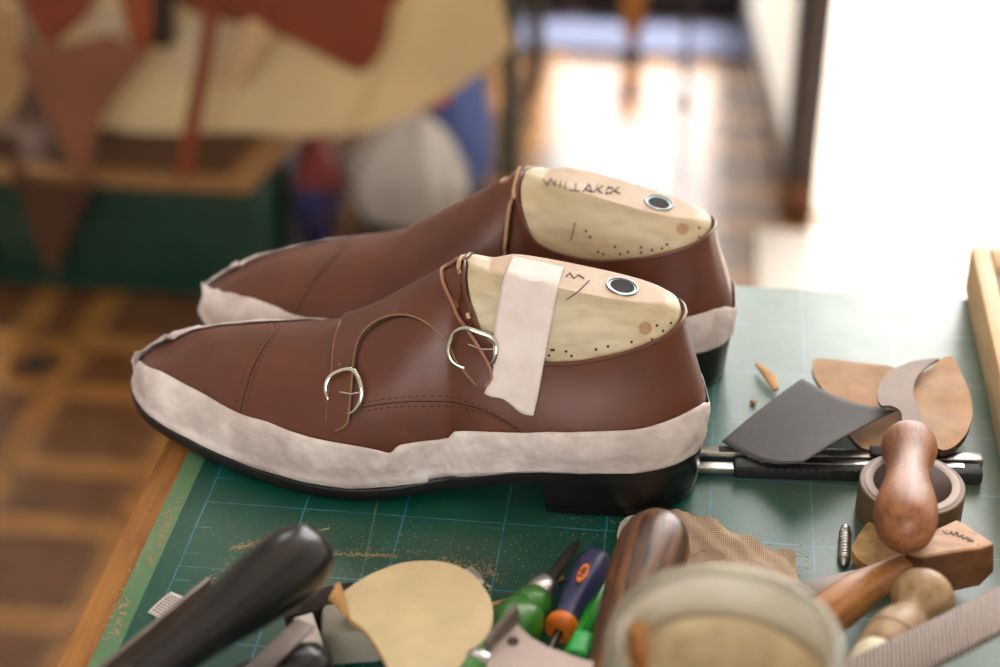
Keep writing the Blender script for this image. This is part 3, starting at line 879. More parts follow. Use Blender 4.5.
# tape strip across last and upper (sticks to shoe)
FLB = UB
ls = spline([(512,257.5),(507.5,268),(503.5,280),(498.5,306),(494.5,330),(493.5,350),(494.5,366),(490,380),(484.5,391)], 5)
rs = spline([(564,269.5),(561,276),(557.5,291),(552.5,318),(548,342),(544,363),(541,381),(537.5,399),(533.7,416.5)], 5)
rows = []
ncol = 16
for k, (a, b) in enumerate(zip(ls, rs)):
    f = k/(len(ls)-1); row = []
    for j in range(ncol+1):
        u = j/ncol; x = a[0]+(b[0]-a[0])*u; y = a[1]+(b[1]-a[1])*u
        if f > .9: y += (f-.9)*10*2.2*math.sin(u*9+1)
        h = last_hit(x, y, (LB, UB))
        row.append(h[0]-ray(x, y)*.14+h[1]*.08)
    rows.append(row)
# bridge the gap at the collar smoothly
for _ in range(6):
    for k in range(1, len(rows)-1):
        for j in range(ncol+1):
            q = (rows[k-1][j]+rows[k+1][j])*.5
            if 12 < k < 34: rows[k][j] = rows[k][j].lerp(q, .5)
ext = []
for q, (dy, dz) in enumerate(((1.9, .0), (1.5, -.05), (.9, .02), (.5, .02))):
    pass
t0 = rows[0]
far = [[p+Vector((0, .9, -.55)) for p in t0], [p+Vector((0, 1.5, -1.9)) for p in t0], [p+Vector((0, 2.1, -3.2)) for p in t0]]
mb = MB(); mb.grid(far[::-1]+rows)
def solid2(o):
    m = o.modifiers.new('thickness', 'SOLIDIFY'); m.thickness = .0003; m.offset = 1
mb.build('tape_strip', 'tape_strip', shoe, mod=solid2)

# ---- far shoe: the other foot, mirrored
def mirrored(src, name, label, cat, group, org, rotz, skip=()):
    root = thing(name, label, cat, org, group); root.rotation_euler = (0, 0, rotz)
    cache = {}
    def rec(o, par):
        for ch in [c for c in SC.objects if c.parent == o]:
            base = ch.name.split('.')[0]
            if base in skip: continue
            me = ch.data.copy()
            bm = bmesh.new(); bm.from_mesh(me)
            for v in bm.verts: v.co.y = -v.co.y
            bmesh.ops.reverse_faces(bm, faces=bm.faces); bm.to_mesh(me); bm.free()
            c = ch.copy(); c.data = me; c.name = base; COL.objects.link(c); c.parent = par; ORG[c] = V(org)
            rec(ch, c)
    rec(src, root)
    return root
FAR_ORG = Vector((10.6, 16.75, 0)); FAR_ROT = math.radians(-10.8)
FAR_S = Vector((.985, .985, .935))
shoe2 = mirrored(shoe, 'monk_strap_shoe', 'farther brown monk strap shoe, partly hidden behind the nearer one', 'shoe', 'pair of monk strap shoes', FAR_ORG, FAR_ROT, ('tape_strip', 'masking_tape'))
make_tape(shoe2, -1, lambda v: FAR_ORG+Vector((v.x-9, -(v.y-5.5), v.z)))
Rf = Matrix.Rotation(FAR_ROT, 3, 'Z')
lo = Vector((17.5-9, -(5-5.5), 8)); lo = FAR_ORG+Rf @ Vector(a*b for a, b in zip(lo, FAR_S))
last2 = mirrored(last, 'shoe_last', 'pale wooden last inside the farther shoe, with handwriting on top', 'shoe last', 'wooden shoe lasts', lo, FAR_ROT, ('pencil_mark', 'pin_hole', 'wood_plug'))
shoe2.scale = FAR_S; last2.scale = FAR_S
def far_world(p):   # near-shoe coordinates -> far shoe world
    q = Vector(((p.x-9)*FAR_S.x, -(p.y-5.5)*FAR_S.y, p.z*FAR_S.z)); return FAR_ORG+Rf @ q
LB2 = BVHTree.FromPolygons([far_world(v) for v in LAST_V], LAST_F)
def far_local(mb):
    Ri = Rf.inverted(); mb.v = [lo+Vector(a/b for a, b in zip(Ri @ (v-lo), FAR_S)) for v in mb.v]; return mb
def far_marks():
    m1 = MB()
    for x, y in [(598,252),(603,254),(620,254),(628,252),(641,252.5),(641,247.5),(652,250),(662,248.5),(667,244.5),(699,237),(699,228),(615,247),(590,237),(586,231)]:
        h = last_hit(x, y, (LB2,))
        if h: m1.lathe([(-.02, .075), (.008, .07)], h[0], h[1], 10)
    far_local(m1).build('pin_hole', 'hole_dark', last2)
    m2 = MB(); h = last_hit(682.5, 229, (LB2,))
    if h: m2.lathe([(-.02, .34), (.008, .32)], h[0], h[1], 12)
    far_local(m2).build('wood_plug', 'last_knot', last2)
    m3 = MB()
    def st(path):
        P = []
        path = [(a[0]+(b[0]-a[0])*q/4, a[1]+(b[1]-a[1])*q/4) for a, b in zip(path, path[1:]) for q in range(4)]+[path[-1]]
        for x, y in path:
            h = last_hit(x, y, (LB2,))
            if h: P.append(h[0]+h[1]*.03)
        if len(P) > 1: m3.tube(P, .035, 5)
    st([(575,222),(573,232),(570.5,241)])
    # handwriting on the plateau, seen upside down: strokes of the capital letters
    for L in ([(543,179),(547,186),(551,178.5),(555,186.5),(556,180)], [(561,181),(560,188)], [(566,182),(565,189.5)],
              [(570,190.5),(580,191)], [(576,183.5),(575,190.5)], [(583,192),(589,184),(592,192.5),(585,189.5)],
              [(598,185),(594,192.5)], [(603,186),(597,189.5),(602,193.5)], [(608,187),(606,194),(612,193),(613,188),(607.5,188)],
              [(619,187.5),(614,191),(620,194)]): st(L)
    far_local(m3).build('pencil_mark', 'pencil', last2)
far_marks()

# ------------------------------------------------------------------ TABLE AND MAT
def structure(o): o['kind'] = 'structure'; return o
tbl = thing('workbench', 'wooden workbench with worn golden brown edge carrying the green cutting mat', 'workbench', (40, -15, ZF))
TX0, TX1, TY0, TY1 = -3.65, 92.0, -46.0, 24.9
mb = MB(); mb.box(((TX0+TX1)/2, (TY0+TY1)/2, -2.3), (TX1-TX0, TY1-TY0, 4.0), bev=.18); mb.build('bench_top', 'table_wood', tbl)
for lx in (TX0+5, TX1-5):
    for ly in (TY0+5, TY1-5):
        mb = MB(); mb.box((lx, ly, (ZF-4.3)/2), (6, 6, -ZF-4.3), bev=.3); mb.build('leg', 'table_leg_wood', tbl)
for ly in (TY0+5, TY1-5):
    mb = MB(); mb.box(((TX0+TX1)/2, ly, -8.3), (TX1-TX0-16, 2.5, 8), bev=.2); mb.build('apron', 'table_leg_wood', tbl)
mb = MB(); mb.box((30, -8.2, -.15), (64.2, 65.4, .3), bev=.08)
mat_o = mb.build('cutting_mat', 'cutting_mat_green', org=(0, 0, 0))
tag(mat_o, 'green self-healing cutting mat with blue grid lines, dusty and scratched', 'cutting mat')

# sawdust and crumbs (nobody could count them)
mb = MB(); rnd = random.Random(11)
def crumb(p, r):
    a = rnd.uniform(0, 6.28); c, s = math.cos(a), math.sin(a); l = rnd.uniform(.8, 2.2)
    q = [(-l, -.6, 0), (l, -.5, 0), (l*.8, .6, 0), (-l*.7, .5, 0), (0, 0, .8)]
    mb.add([(p.x+(x*c-y*s)*r, p.y+(x*s+y*c)*r, p.z+z*r) for x, y, z in q], [(0,1,4),(1,2,4),(2,3,4),(3,0,4),(3,2,1,0)])
def scatter(n, x0, y0, x1, y1, rmin=.02, rmax=.06, spread=None):
    for _ in range(n):
        if spread: x = rnd.gauss((x0+x1)/2, (x1-x0)/4); y = rnd.gauss((y0+y1)/2, (y1-y0)/4)
        else: x = rnd.uniform(x0, x1); y = rnd.uniform(y0, y1)
        crumb(at(x, y, .0), rnd.uniform(rmin, rmax)*.6)
scatter(150, 330, 530, 520, 580, spread=1); scatter(120, 460, 520, 580, 580, spread=1)
scatter(60, 470, 555, 500, 580, .03, .07, 1); scatter(70, 690, 470, 740, 500, spread=1)
scatter(120, 200, 520, 420, 570); scatter(70, 560, 500, 620, 540); scatter(60, 720, 480, 840, 570, .03, .08)
for k in range(90):
    u = rnd.random(); x, y = 176-72*u, 500+130*u; crumb(at(x+rnd.gauss(0, 4), y+rnd.gauss(0, 5), 0), rnd.uniform(.02, .06))
scatter(160, 290, 547, 445, 557, .02, .05, 1); scatter(50, 700, 400, 800, 470); scatter(70, 740, 300, 950, 440, .02, .04)
def streak(x0, y0, x1, y1, n, w, r0=.02, r1=.05):
    for _ in range(n):
        u = rnd.random(); crumb(at(x0+(x1-x0)*u+rnd.gauss(0, w), y0+(y1-y0)*u+rnd.gauss(0, w*.6), 0), rnd.uniform(r0, r1))
streak(172, 508, 158, 548, 130, 2.2); streak(152, 555, 150, 565, 40, 2); streak(128, 600, 112, 640, 160, 4); streak(230, 549, 278, 538, 190, 2.2); streak(300, 553, 398, 556, 260, 1.4)
streak(278, 540, 330, 528, 60, 1); streak(205, 590, 230, 560, 60, 3); streak(440, 560, 500, 575, 160, 5)
dust = mb.build('sawdust', 'dust_chip', org=(10, 0, 0)); tag(dust, 'scattered leather crumbs and sawdust on the cutting mat', 'sawdust', kind='stuff')

# ------------------------------------------------------------------ TOOLS ON THE RIGHT
def one(mb, name, mats, label, cat, org, group=None, mod=None):
    o = mb.build(name, mats, org=org, mod=mod); return tag(o, label, cat, group)
# whetstone in a wooden tray
wb = thing('whetstone_tray', 'pale wooden tray holding a flat grey stone, at the right edge', 'sharpening stone', (46, 12, 0))
p_bl = at(966.5, 292, 0.0); X0, X1, Y0, Y1, H = 39.7, 57, -6, 25.6, 3.0
mb = MB()
mb.box((X0+.55, (Y0+Y1)/2, H/2), (1.1, Y1-Y0, H), bev=.2)
mb.box(((X0+X1)/2+.55, Y1-1.2, H/2), (X1-X0-1.1, 2.4, H), bev=.2)
mb.box((X1-.55, (Y0+Y1-2.4)/2, H/2), (1.1, Y1-Y0-2.4, H), bev=.22)
mb.box(((X0+X1)/2, Y0+1.2, H/2), (X1-X0-2.2, 2.4, H), bev=.2)
mb.box(((X0+X1)/2, (Y0+Y1)/2, .5), (X1-X0-2.2, Y1-Y0-4.8, 1.0))
mb.build('tray', 'frame_wood', wb)
mb = MB(); mb.box(((X0+X1)/2, (Y0+Y1)/2, 1.8), (X1-X0-2.4, Y1-Y0-5.0, 1.6), bev=.2); mb.build('stone', 'stone_grey', wb)

# two snap-off cutters lying side by side
def knife(label, y_mid, x0, x1, metal_side, z0=0.0, skew=0.0):
    a = at(x0, y_mid, .5); b = at(x1, y_mid+skew, .5); c = (a+b)/2; d = (b-a); L = d.length; d.normalize(); sd = Vector((-d.y, d.x, 0))
    k = thing('utility_knife', label, 'utility knife', (c.x, c.y, z0), 'snap-off utility knives')
    rot = Matrix((d, sd, Vector((0, 0, 1)))).transposed()
    def P(u, v, z): return c.xy.to_3d()+d*u+sd*v+Vector((0, 0, z0+z))
    return k, rot, P, L
k, rot, P, L = knife('utility knife lying at the front, with textured black grip', 465, 700, 984, 1, skew=8)
mb = MB()
mb.box(P(.8, 0, .4), (L-1.8, .95, .8), rot, bev=.2)
for q in range(int((L-4.6)/.4)): mb.box(P(-L/2+3.4+q*.4, -.42, .62), (.16, .2, .26), rot, bev=.04)
mb.build('grip', 'black_rubber', k)
mb = MB(); mb.box(P(-L/2+.8, 0, .35), (2.2, .6, .35), rot, bev=.06); mb.box(P(1, .15, .81), (L-4, .4, .06), rot, bev=.02); mb.build('blade_channel', 'steel', k)
k, rot, P, L = knife('utility knife lying behind the black gripped one, with bare steel rail', 453, 694, 982, 1, skew=8)
mb = MB(); mb.box(P(0, 0, .4), (L, .7, .8), rot, bev=.08); mb.build('rail', 'steel', k)
mb = MB(); mb.box(P(-L/2+4.0, .0, .83), (5.5, .45, .1), rot, bev=.03); mb.box(P(3.2, 0, .88), (3.2, .8, .3), rot, bev=.1); mb.build('slider', 'black_rubber', k)

# flat leather offcut
lo_ = pxpoly([(814,361),(824,358.5),(860,363),(893,367),(907,380),(905,405),(895,430),(882,446),(862,448),(842,425),(826,395),(813,374)], .95, 3)
one(slab(lo_, .22, 0, 1), 'leather_offcut', ['suede', 'dark_leather_edge'], 'flat tan suede offcut lying under the grey sandpaper', 'leather', at(850, 390, .0))
# rounded leather piece
lp = pxpoly([(914,382),(925,370),(939.5,360),(949,356.5),(955,362),(961,372),(968.7,392),(972.6,411.5),(970,425),(965,436),(955,444.7),(943,448.6),(932,444),(922,438),(914,427),(910,405)], 1.5, 3)
one(slab(lp, .4, 0, 1, zf=lambda x, y: .06*math.sin(x*2)+.05*math.sin(y*1.7)), 'leather_sole_piece', ['worn_leather', 'dark_leather_edge'], 'rounded tan leather piece beside the wooden tray', 'leather', at(945, 400, 0))
# sandpaper sheet, curled
def quad_sheet(c00, c10, c11, c01, bend, n=18, dome=None):
    rows = []
    for i in range(n+1):
        u = i/n; row = []
        for j in range(n+1):
            v = j/n; p = c00*(1-u)*(1-v)+c10*u*(1-v)+c11*u*v+c01*(1-u)*v
            row.append(p+Vector((0, 0, bend(u, v))))
        rows.append(row)
    return rows
sp = quad_sheet(at(722, 441, 1.1), at(802, 378.5, 1.3), at(896, 410, 2.0), at(801, 462.5, 2.1), lambda u, v: -.55*math.sin(PI*v)*(1-.3*u)+.15*math.sin(PI*u))
def thick(t, off=-1):
    def f(o):
        m = o.modifiers.new('thickness', 'SOLIDIFY'); m.thickness = t; m.offset = off
    return f
mb = MB(); mb.grid(sp); one(mb, 'sandpaper', ['sandpaper'], 'curled square of dark grey sandpaper lying across the utility knives', 'sandpaper', at(800, 440, 0), mod=thick(.0006))

# wood splinter and crumb
mb = MB(); a, b = at(757, 364, .35), at(776, 390, .25)
mb.tube([a, a.lerp(b, .3)+Vector((.05, 0, .1)), a.lerp(b, .6)+Vector((.15, 0, .08)), b], [.14, .26, .34, .16], 7, oval=(.6, 1)); one(mb, 'wood_splinter', ['chip_wood'], 'small curled wood splinter behind the sandpaper', 'splinter', a.lerp(b, .5))
mb = MB(); c = at(753, 402, .1); mb.lathe([(-.1, .1), (0, .2), (.1, .16), (.16, .05)], c, (0, 0, 1), 7); one(mb, 'wood_chip', ['chip_wood'], 'tiny wood chip beside the far shoe heel', 'splinter', c)

# roll of brown tape, lying flat
rc = at(910, 499, .9)
tr = thing('tape_roll', 'roll of brown tape lying flat under the turned wooden handle', 'tape', (rc.x, rc.y, 0))
def ringsec(r0, r1, z0, z1, b=.06): return [(z0, r0), (z0, r1-b), (z0+b, r1), (z1-b, r1), (z1, r1-b), (z1, r0)]
mb = MB(); prof = [(.02, 2.30), (.02, 2.5), (.08, 2.56), (1.82, 2.56), (1.88, 2.5), (1.88, 2.30)]
n = 48; rows = [[Vector((rc.x+r*math.cos(2*PI*j/n), rc.y+r*math.sin(2*PI*j/n), z)) for j in range(n)] for z, r in prof]
mb.grid(rows, 0, True, True); mb.build('tape', 'brown_tape', tr)
mb = MB(); prof = [(.0, 1.88), (.0, 2.31), (1.9, 2.31), (1.95, 2.26), (1.95, 1.94), (1.9, 1.88)]
rows = [[Vector((rc.x+r*math.cos(2*PI*j/n), rc.y+r*math.sin(2*PI*j/n), z)) for j in range(n)] for z, r in prof]
mb.grid(rows, 0, True, True); mb.build('core', 'tape_core', tr)

# leather knife: curved blade and turned handle resting on the tape roll
hk = thing('leather_knife', 'leather knife with curved steel blade and turned brown wooden handle', 'knife', at(910, 470, 0))
ha, hb_ = at(909.5, 441, 2.6), at(905, 531, 4.6)
ax_ = (hb_-ha); HL = ax_.length
pr = [(0,.0),(.0,.9),(.1,1.15),(.35,1.36),(.7,1.40),(1.1,1.34),(1.7,1.16),(2.5,1.04),(3.3,1.04),(4.1,1.16),(4.9,1.32),(5.7,1.44),(6.3,1.47),(6.85,1.42),(7.2,1.32),(7.5,1.14),(7.7,.9),(7.85,.6),(7.92,.3),(7.94,0)]
k = (HL+.6)/7.94
mb = MB(); mb.lathe([(h*k, r*.98) for h, r in pr], ha, ax_, 40); mb.build('handle', 'handle_wood', hk, axis=ax_)
bl = [(878,399),(879,386),(885,376),(893,369.5),(908,362.5),(922,359.5),(939.5,358),(930,363.5),(922,371),(916,379),(913.5,388),(914,398),(919.5,407.6),(921,420),(920,440),(902,440),(902,424),(900.6,411.5),(891,405.5),(882,405.5)]
bz = lambda x, y: 2.2+.012*(y-380)
mb = slab(pxpoly(bl, bz, 3), .16, 0, 0); mb.build('blade', 'blade_steel', hk)

# zinc screw anchor
sa, sb = at(845.5, 527, .2), at(844, 566, .2); ax_ = sb-sa
mb = MB(); LL = ax_.length
pf = [(0,.1),(.1,.24),(.3,.27)]
for q in range(10): pf += [(.4+q*.2,.22),(.5+q*.2,.29)]
pf += [(LL-.3,.2),(LL,.08)]
pf.sort()
mb.lathe(pf, sa, ax_, 12)
d = ax_.normalized(); a_ = (Vector((0, 0, 1))-d*d.z).normalized(); b_ = d.cross(a_)
mb.tube([sa+d*(.4+(LL-.8)*q/90)+(a_*math.cos(q*.7)+b_*math.sin(q*.7))*.27 for q in range(91)], .05, 5)
one(mb, 'screw', ['zinc'], 'zinc screw lying on the mat left of the brown tape roll', 'screw', sa.lerp(sb, .5))

# cork / hide scrap
cp = pxpoly([(856,538),(862,528),(869,520.6),(878,527),(889,540),(905,556),(906,566),(887,569.5),(869,563.5),(857,556),(852,547)], 1.0, 3)
one(slab(cp, .55, 0, 0, zf=lambda x, y: .12*math.sin(x*1.9)), 'cork_scrap', ['cork'], 'speckled tan cork scrap under the stamped wooden block', 'cork', at(880, 550, 0))

# stamped wooden block with a tapering handle
bk = thing('wooden_mallet', 'small wooden mallet with stamped lettering on its pale head', 'mallet', at(940, 560, 0))
ZT = 2.9
topq = [at(957, 519, ZT), at(995, 543, ZT), at(982, 547.5, ZT), at(950, 552, ZT), at(922, 557, ZT), at(905, 553, ZT), at(918, 538, ZT), at(935, 529, ZT)]
mb = MB()
botq = [p+Vector((0, .0, -1.9)) for p in topq]
for i, (dx, dy, dz) in enumerate([(0,0,0),(.2,-.1,.3),(.1,-.5,.0),(.2,-.5,-.1),(0,-.2,.2),(0,0,.5),(0,0,.3),(0,0,0)]): botq[i] += Vector((dx, dy, dz))
mb.add(topq, [list(range(8))], 0, True)
def inset(ring, f, dz):
    c = sum(ring, Vector())/len(ring); return [p.lerp(c, f)+Vector((0, 0, dz)) for p in ring]
mb.grid([topq, botq], 1, False, True, flat=True); mb.add(botq, [list(range(8))[::-1]], 1, True)
def bev(o):
    m = o.modifiers.new('bevel', 'BEVEL'); m.width = .0012; m.segments = 3; m.limit_method = 'ANGLE'
mb.build('head', ['block_wood', 'block_wood_dark'], bk, mod=bev)
hp = [at(924, 553, 2.0), at(910, 560, 2.1), at(894, 570, 2.2), at(876, 581, 2.2), at(858, 593, 2.2), at(840, 606, 2.1), at(824, 618, 2.0), at(808, 630, 1.9)]
mb = MB(); mb.tube(hp, [.5, .48, .58, .78, .95, 1.02, 1.02, .9], 20, oval=(.95, 1)); mb.build('handle', 'burnished_wood', bk, axis=Vector((0,0,1)).cross(hp[-1]-hp[0]))
# stamp: arc of letters
def text_mesh(name, body, size, M3, origin, mat, parent, space=1.0, ext=.00008):
    cu = bpy.data.curves.new(name, 'FONT'); cu.body = body; cu.size = size*S; cu.align_x = 'CENTER'; cu.align_y = 'CENTER'; cu.extrude = ext; cu.space_character = space
    tmp = bpy.data.objects.new('tmp', cu); COL.objects.link(tmp)
    dg = bpy.context.evaluated_depsgraph_get(); me = bpy.data.meshes.new_from_object(tmp.evaluated_get(dg))
    bpy.data.objects.remove(tmp); bpy.data.curves.remove(cu)
    T = M3.to_4x4(); T.translation = (V(origin)-ORG[parent])*S
    me.transform(T); me.name = name; me.materials.clear(); me.materials.append(MATS[mat]); return me
def letters(name, pts, word, size, parent, z, mat='ink', flip=1):
    bm = bmesh.new()
    P3 = [at(x, y, z) for x, y in pts]
    for i, ch in enumerate(word):
        d = (P3[min(i+1, len(P3)-1)]-P3[max(i-1, 0)]); d.z = 0; d.normalize(); u = Vector((-d.y, d.x, 0))
        Mx = Matrix((d, u, Vector((0, 0, 1)))).transposed()
        me = text_mesh('letter', ch, size, Mx, P3[i]+Vector((0, 0, .012)), mat, parent); bm.from_mesh(me); bpy.data.meshes.remove(me)
    me = bpy.data.meshes.new(name); bm.to_mesh(me); bm.free(); me.materials.append(MATS[mat])
    o = bpy.data.objects.new(name, me); COL.objects.link(o); o.parent = parent; ORG[o] = ORG[parent]; return o
letters('stamp', [(938.5,533),(945.5,532.6),(951,533.5),(956.5,534.7),(961.5,536.8),(966,539),(970,541.3),(976,546)], "'VARAPP'", .46, bk, ZT)

# turned knob handle (awl haft) with a pale ferrule
ka, kb = at(929, 590, 3.2), at(869, 676, 3.6)
ax_ = kb-ka; KL = ax_.length
aw = thing('awl', 'wooden awl handle with round knob end beside the rasp', 'awl', at(900, 625, 0))
pf = [(-.5,0),(-.46,.36),(-.28,.78),(0,1.1),(.4,1.32),(.8,1.38),(1.2,1.3),(1.6,1.08),(1.95,.84),(2.25,.78),(2.55,.86),(2.9,1.02),(3.4,1.18),(4.0,1.26),(4.3,1.24),(4.35,1.18),(4.42,1.18),(4.47,1.24),(5.2,1.2),(5.6,1.12),(5.7,1.05)]
mb = MB(); mb.lathe(pf, ka, ax_, 36); mb.build('handle', 'knob_wood', aw, axis=ax_)
d = ax_.normalized(); o2 = ka+d*5.65
mb = MB(); mb.lathe([(0,.9),(.05,1.12),(.2,1.16),(1.2,1.05),(2,.85),(2.2,.6)], o2, d, 28); mb.build('ferrule', 'horn_cream', aw)
mb = MB(); mb.tube([o2+d*1.2, o2+d*4, o2+d*6], [.2, .16, .03], 10); mb.build('spike', 'steel', aw)
ps = pxpoly([(872,648),(880,640),(893,636),(905,634),(912,640),(902,652),(888,664),(872,672),(862,668)], 4.4, 3)
# rasp lying across
def bar(px_a, px_b, za, zb, width, th, rot_up=None):
    a, b = at(*px_a, za), at(*px_b, zb); d = b-a; L = d.length; d.normalize()
    sd = Vector((0, 0, 1)).cross(d).normalized(); up = d.cross(sd)
    return (a+b)/2, Matrix((d, sd, up)).transposed(), (L, width, th), a, d, sd, up
c, rot, size, *_ = bar((820, 700), (1030, 596), 5.2, 3.9, 2.05, .4)
mb = MB(); mb.box(c, size, rot, bev=.06); one(mb, 'rasp', ['rasp_steel'], 'flat steel rasp with diagonal teeth at the lower right corner', 'rasp', (c.x, c.y, 0))
# flat file behind mallet handle
c, rot, size, *_ = bar((780, 597), (884, 573), .6, .6, 1.0, .35)
mb = MB(); mb.box(c, size, rot, bev=.05); one(mb, 'flat_file', ['steel_dull'], 'narrow flat file lying behind the mallet handle', 'file', (c.x, c.y, 0))

# cloth rag
cl = [(628,520),(655,512),(683,511.5),(700,518),(718,526),(737,533),(765,542),(792,551),(797,562),(799,580),(790,596),(760,610),(720,612),(680,605),(650,590),(632,560)]
def clz(x, y): return .16*math.sin(x*1.3+y*.8)+.12*math.sin(x*2.6-y*1.7)+.08*math.sin(x*5+y*4)
cpoly = pxpoly(cl, .55, 4)
rnd = random.Random(5); cpoly = [p+Vector((rnd.uniform(-.05, .05), rnd.uniform(-.05, .05), 0)) for p in cpoly]
rag = thing('cloth_rag', 'frayed tan woven rag lying behind the glass jar', 'rag', at(720, 560, 0))
slab(cpoly, .14, 0, 0, .35, zf=clz).build('cloth', 'burlap', rag)
mb = MB()
for i in range(0, len(cpoly), 2):
    p = cpoly[i]; q = sum(cpoly, Vector())/len(cpoly); o_ = (p-q); o_.z = 0; o_.normalize()
    p = p+Vector((0, 0, clz(p.x, p.y)-.05)); t1 = p+o_*rnd.uniform(.15, .45)+Vector((rnd.uniform(-.25, .25), rnd.uniform(-.25, .25), -.1)); mb.tube([p-o_*.1, p.lerp(t1, .5)+Vector((0, 0, .05)), t1], .018, 4)
mb.tube([at(690, 557, .85), at(700, 551, .9), at(715, 550, .95), at(724, 555, .9), at(716, 559, .9), at(704, 560, .85)], .04, 5)
mb.build('fray', 'burlap', rag)

# rosewood handle
ra, rb = at(663, 520, 3.2), at(606, 690, 3.2)
ax_ = rb-ra
rw = thing('chisel', 'dark streaked rosewood tool handle leaning behind the glass jar', 'tool handle', at(640, 580, 0))
mb = MB(); mb.lathe([(h*1.3, r*.97) for h, r in [(0,0),(.04,.35),(.2,.8),(.5,1.2),(.9,1.5),(1.5,1.68),(2.3,1.72),(3.4,1.66),(5,1.5),(6.6,1.3),(8,1.12),(9.2,1.0)]], ra, ax_, 36); mb.build('handle', 'rosewood', rw, axis=ax_)
d = ax_.normalized(); o2 = ra+d*11.9
mb = MB(); mb.lathe([(-.2,.97),(0,1.0),(1.4,.9),(1.5,.6)], o2, d, 28); mb.build('ferrule', 'steel', rw)
mb = MB(); mb.tube([o2+d*1.3, o2+d*7], [.35, .3], 4); mb.build('shank', 'steel_dark', rw)
# paper scrap under it
one(slab(pxpoly([(620,545),(617,535),(621,522),(629,516),(637,516),(632,530),(628,548)], .12, 2), .05, 0, 0), 'paper_scrap', ['white_paper'], 'small white paper scrap beside the rosewood handle', 'paper', at(626, 532, 0))

# screwdriver with blue handle and orange collar
sdv = thing('screwdriver', 'screwdriver with dark blue handle and orange collar', 'screwdriver', at(580, 590, 0))
sa, sb = at(598.5, 554, 1.3), at(564, 622, 1.4); ax_ = sb-sa; SL = ax_.length; d = ax_.normalized()
mb = MB(); k = SL/5.6
pf = [(h, r*.88) for h, r in [(0,0),(.03,.3),(.12,.52),(.35,.74),(.8,.86),(1.5,.92),(2.4,.92),(3.2,.86),(4.0,.74),(4.7,.66),(5.3,.66),(5.6,.7)]]
n = 24; rows = []
up = Vector((0, 0, 1)); a_ = (up-d*up.dot(d)).normalized(); b_ = d.cross(a_)
for h, r in pf: rows.append([sa+d*h*k+(a_*math.cos(2*PI*j/n)+b_*math.sin(2*PI*j/n))*r*(1-.05*math.cos(6*2*PI*j/n)*min(1, h)) for j in range(n)])
mb.grid(rows, 0, False, True); mb.build('handle', 'navy_plastic', sdv)
mb = MB(); mb.lathe([(SL-.1,.5),(SL,.66),(SL+.15,.74),(SL+.4,.76),(SL+.62,.7),(SL+.72,.55),(SL+.74,.3)], sa, d, 28); mb.build('collar', 'orange_plastic', sdv)
mb = MB(); mb.tube([sa+d*(SL+.7), sa+d*(SL+7)], .2, 10); mb.build('shaft', 'steel_dark', sdv)
# oval badge with lettering
mb = MB(); oc = sa+d*2.75*k; tw = (-CF-d*(-CF).dot(d)).normalized(); tw = (tw*math.cos(.5)+d.cross(tw)*math.sin(.5)).normalized()
sdw = d.cross(tw)
def onh(u, w): # u along axis, w around
    return oc+d*u+(tw*math.cos(w)+sdw*math.sin(w))*.835
rows = [[onh((.68*f*math.cos(2*PI*j/24)), .27*f*math.sin(2*PI*j/24)) for j in range(24)] for f in (.02, .5, 1.0)]
rows.append([p-(tw)*.1 for p in rows[-1]])
mb.grid(rows, 0, False, True); bd = mb.build('badge', 'orange_plastic', sdv)
Mx = Matrix((-d, d.cross(tw)*1.0 if False else tw.cross(-d), tw)).transposed()
me = text_mesh('badge_lettering', 'Felo', .44, Mx, oc+tw*.85, 'hole_dark', sdv); o = bpy.data.objects.new('badge_lettering', me); COL.objects.link(o); o.parent = bd

# green marker with clip
pn = thing('marker_pen', 'bright green marker pen with mint clip beside the blue screwdriver', 'pen', at(590, 610, 0))
ga, gb = at(613, 571, .8), at(571, 656, 1.6); d = (gb-ga).normalized(); GL = (gb-ga).length
mb = MB(); mb.lathe([(0,.16),(.06,.3),(.3,.36),(GL-2,.37),(GL+.2,.4),(GL+3,.4),(GL+3.1,.25)], ga, d, 6); mb.build('barrel', 'pen_green', pn)
cq = [at(575.5, 630.5, 2.4), at(594, 634, 2.4), at(588, 656, 2.5), at(567, 650.5, 2.5)]
mb = MB(); rows = quad_sheet(cq[0], cq[1], cq[2], cq[3], lambda u, v: .12*math.sin(PI*u), 8); mb.grid(rows); mb.build('clip', 'clip_green', pn, mod=thick(.0022))

# awl with green handle
ga_ = thing('bradawl', 'bradawl with black blade, steel ferrule and round green handle', 'awl', at(530, 600, 0))
ba, bb, bc_ = at(578.5, 541, .5), at(545, 586, 1.1), at(537, 597, 1.3); d = (bc_-ba).normalized()
mb = MB(); mb.tube([ba, ba.lerp(bb, .12), ba.lerp(bb, .5), bb+d*.6], [.1, .24, .33, .38], 8, oval=(.7, 1)); mb.build('blade', 'steel_dark', ga_)
mb = MB(); mb.lathe([(-.1,.5),(0,.66),(.1,.7),(1.15,.74),(1.2,.7)], bb, d, 28); mb.build('ferrule', 'steel', ga_)
e = bb+d*1.15
mb = MB(); mb.lathe([(0,.74),(.3,.86),(.8,.92),(1.1,.92),(1.25,.84),(1.35,.86),(1.6,1.05),(2.1,1.2),(2.7,1.22),(3.3,1.1),(3.9,.86),(4.6,.66),(6,.6),(6.6,.4)], e, d, 32); mb.build('handle', 'green_paint', ga_)

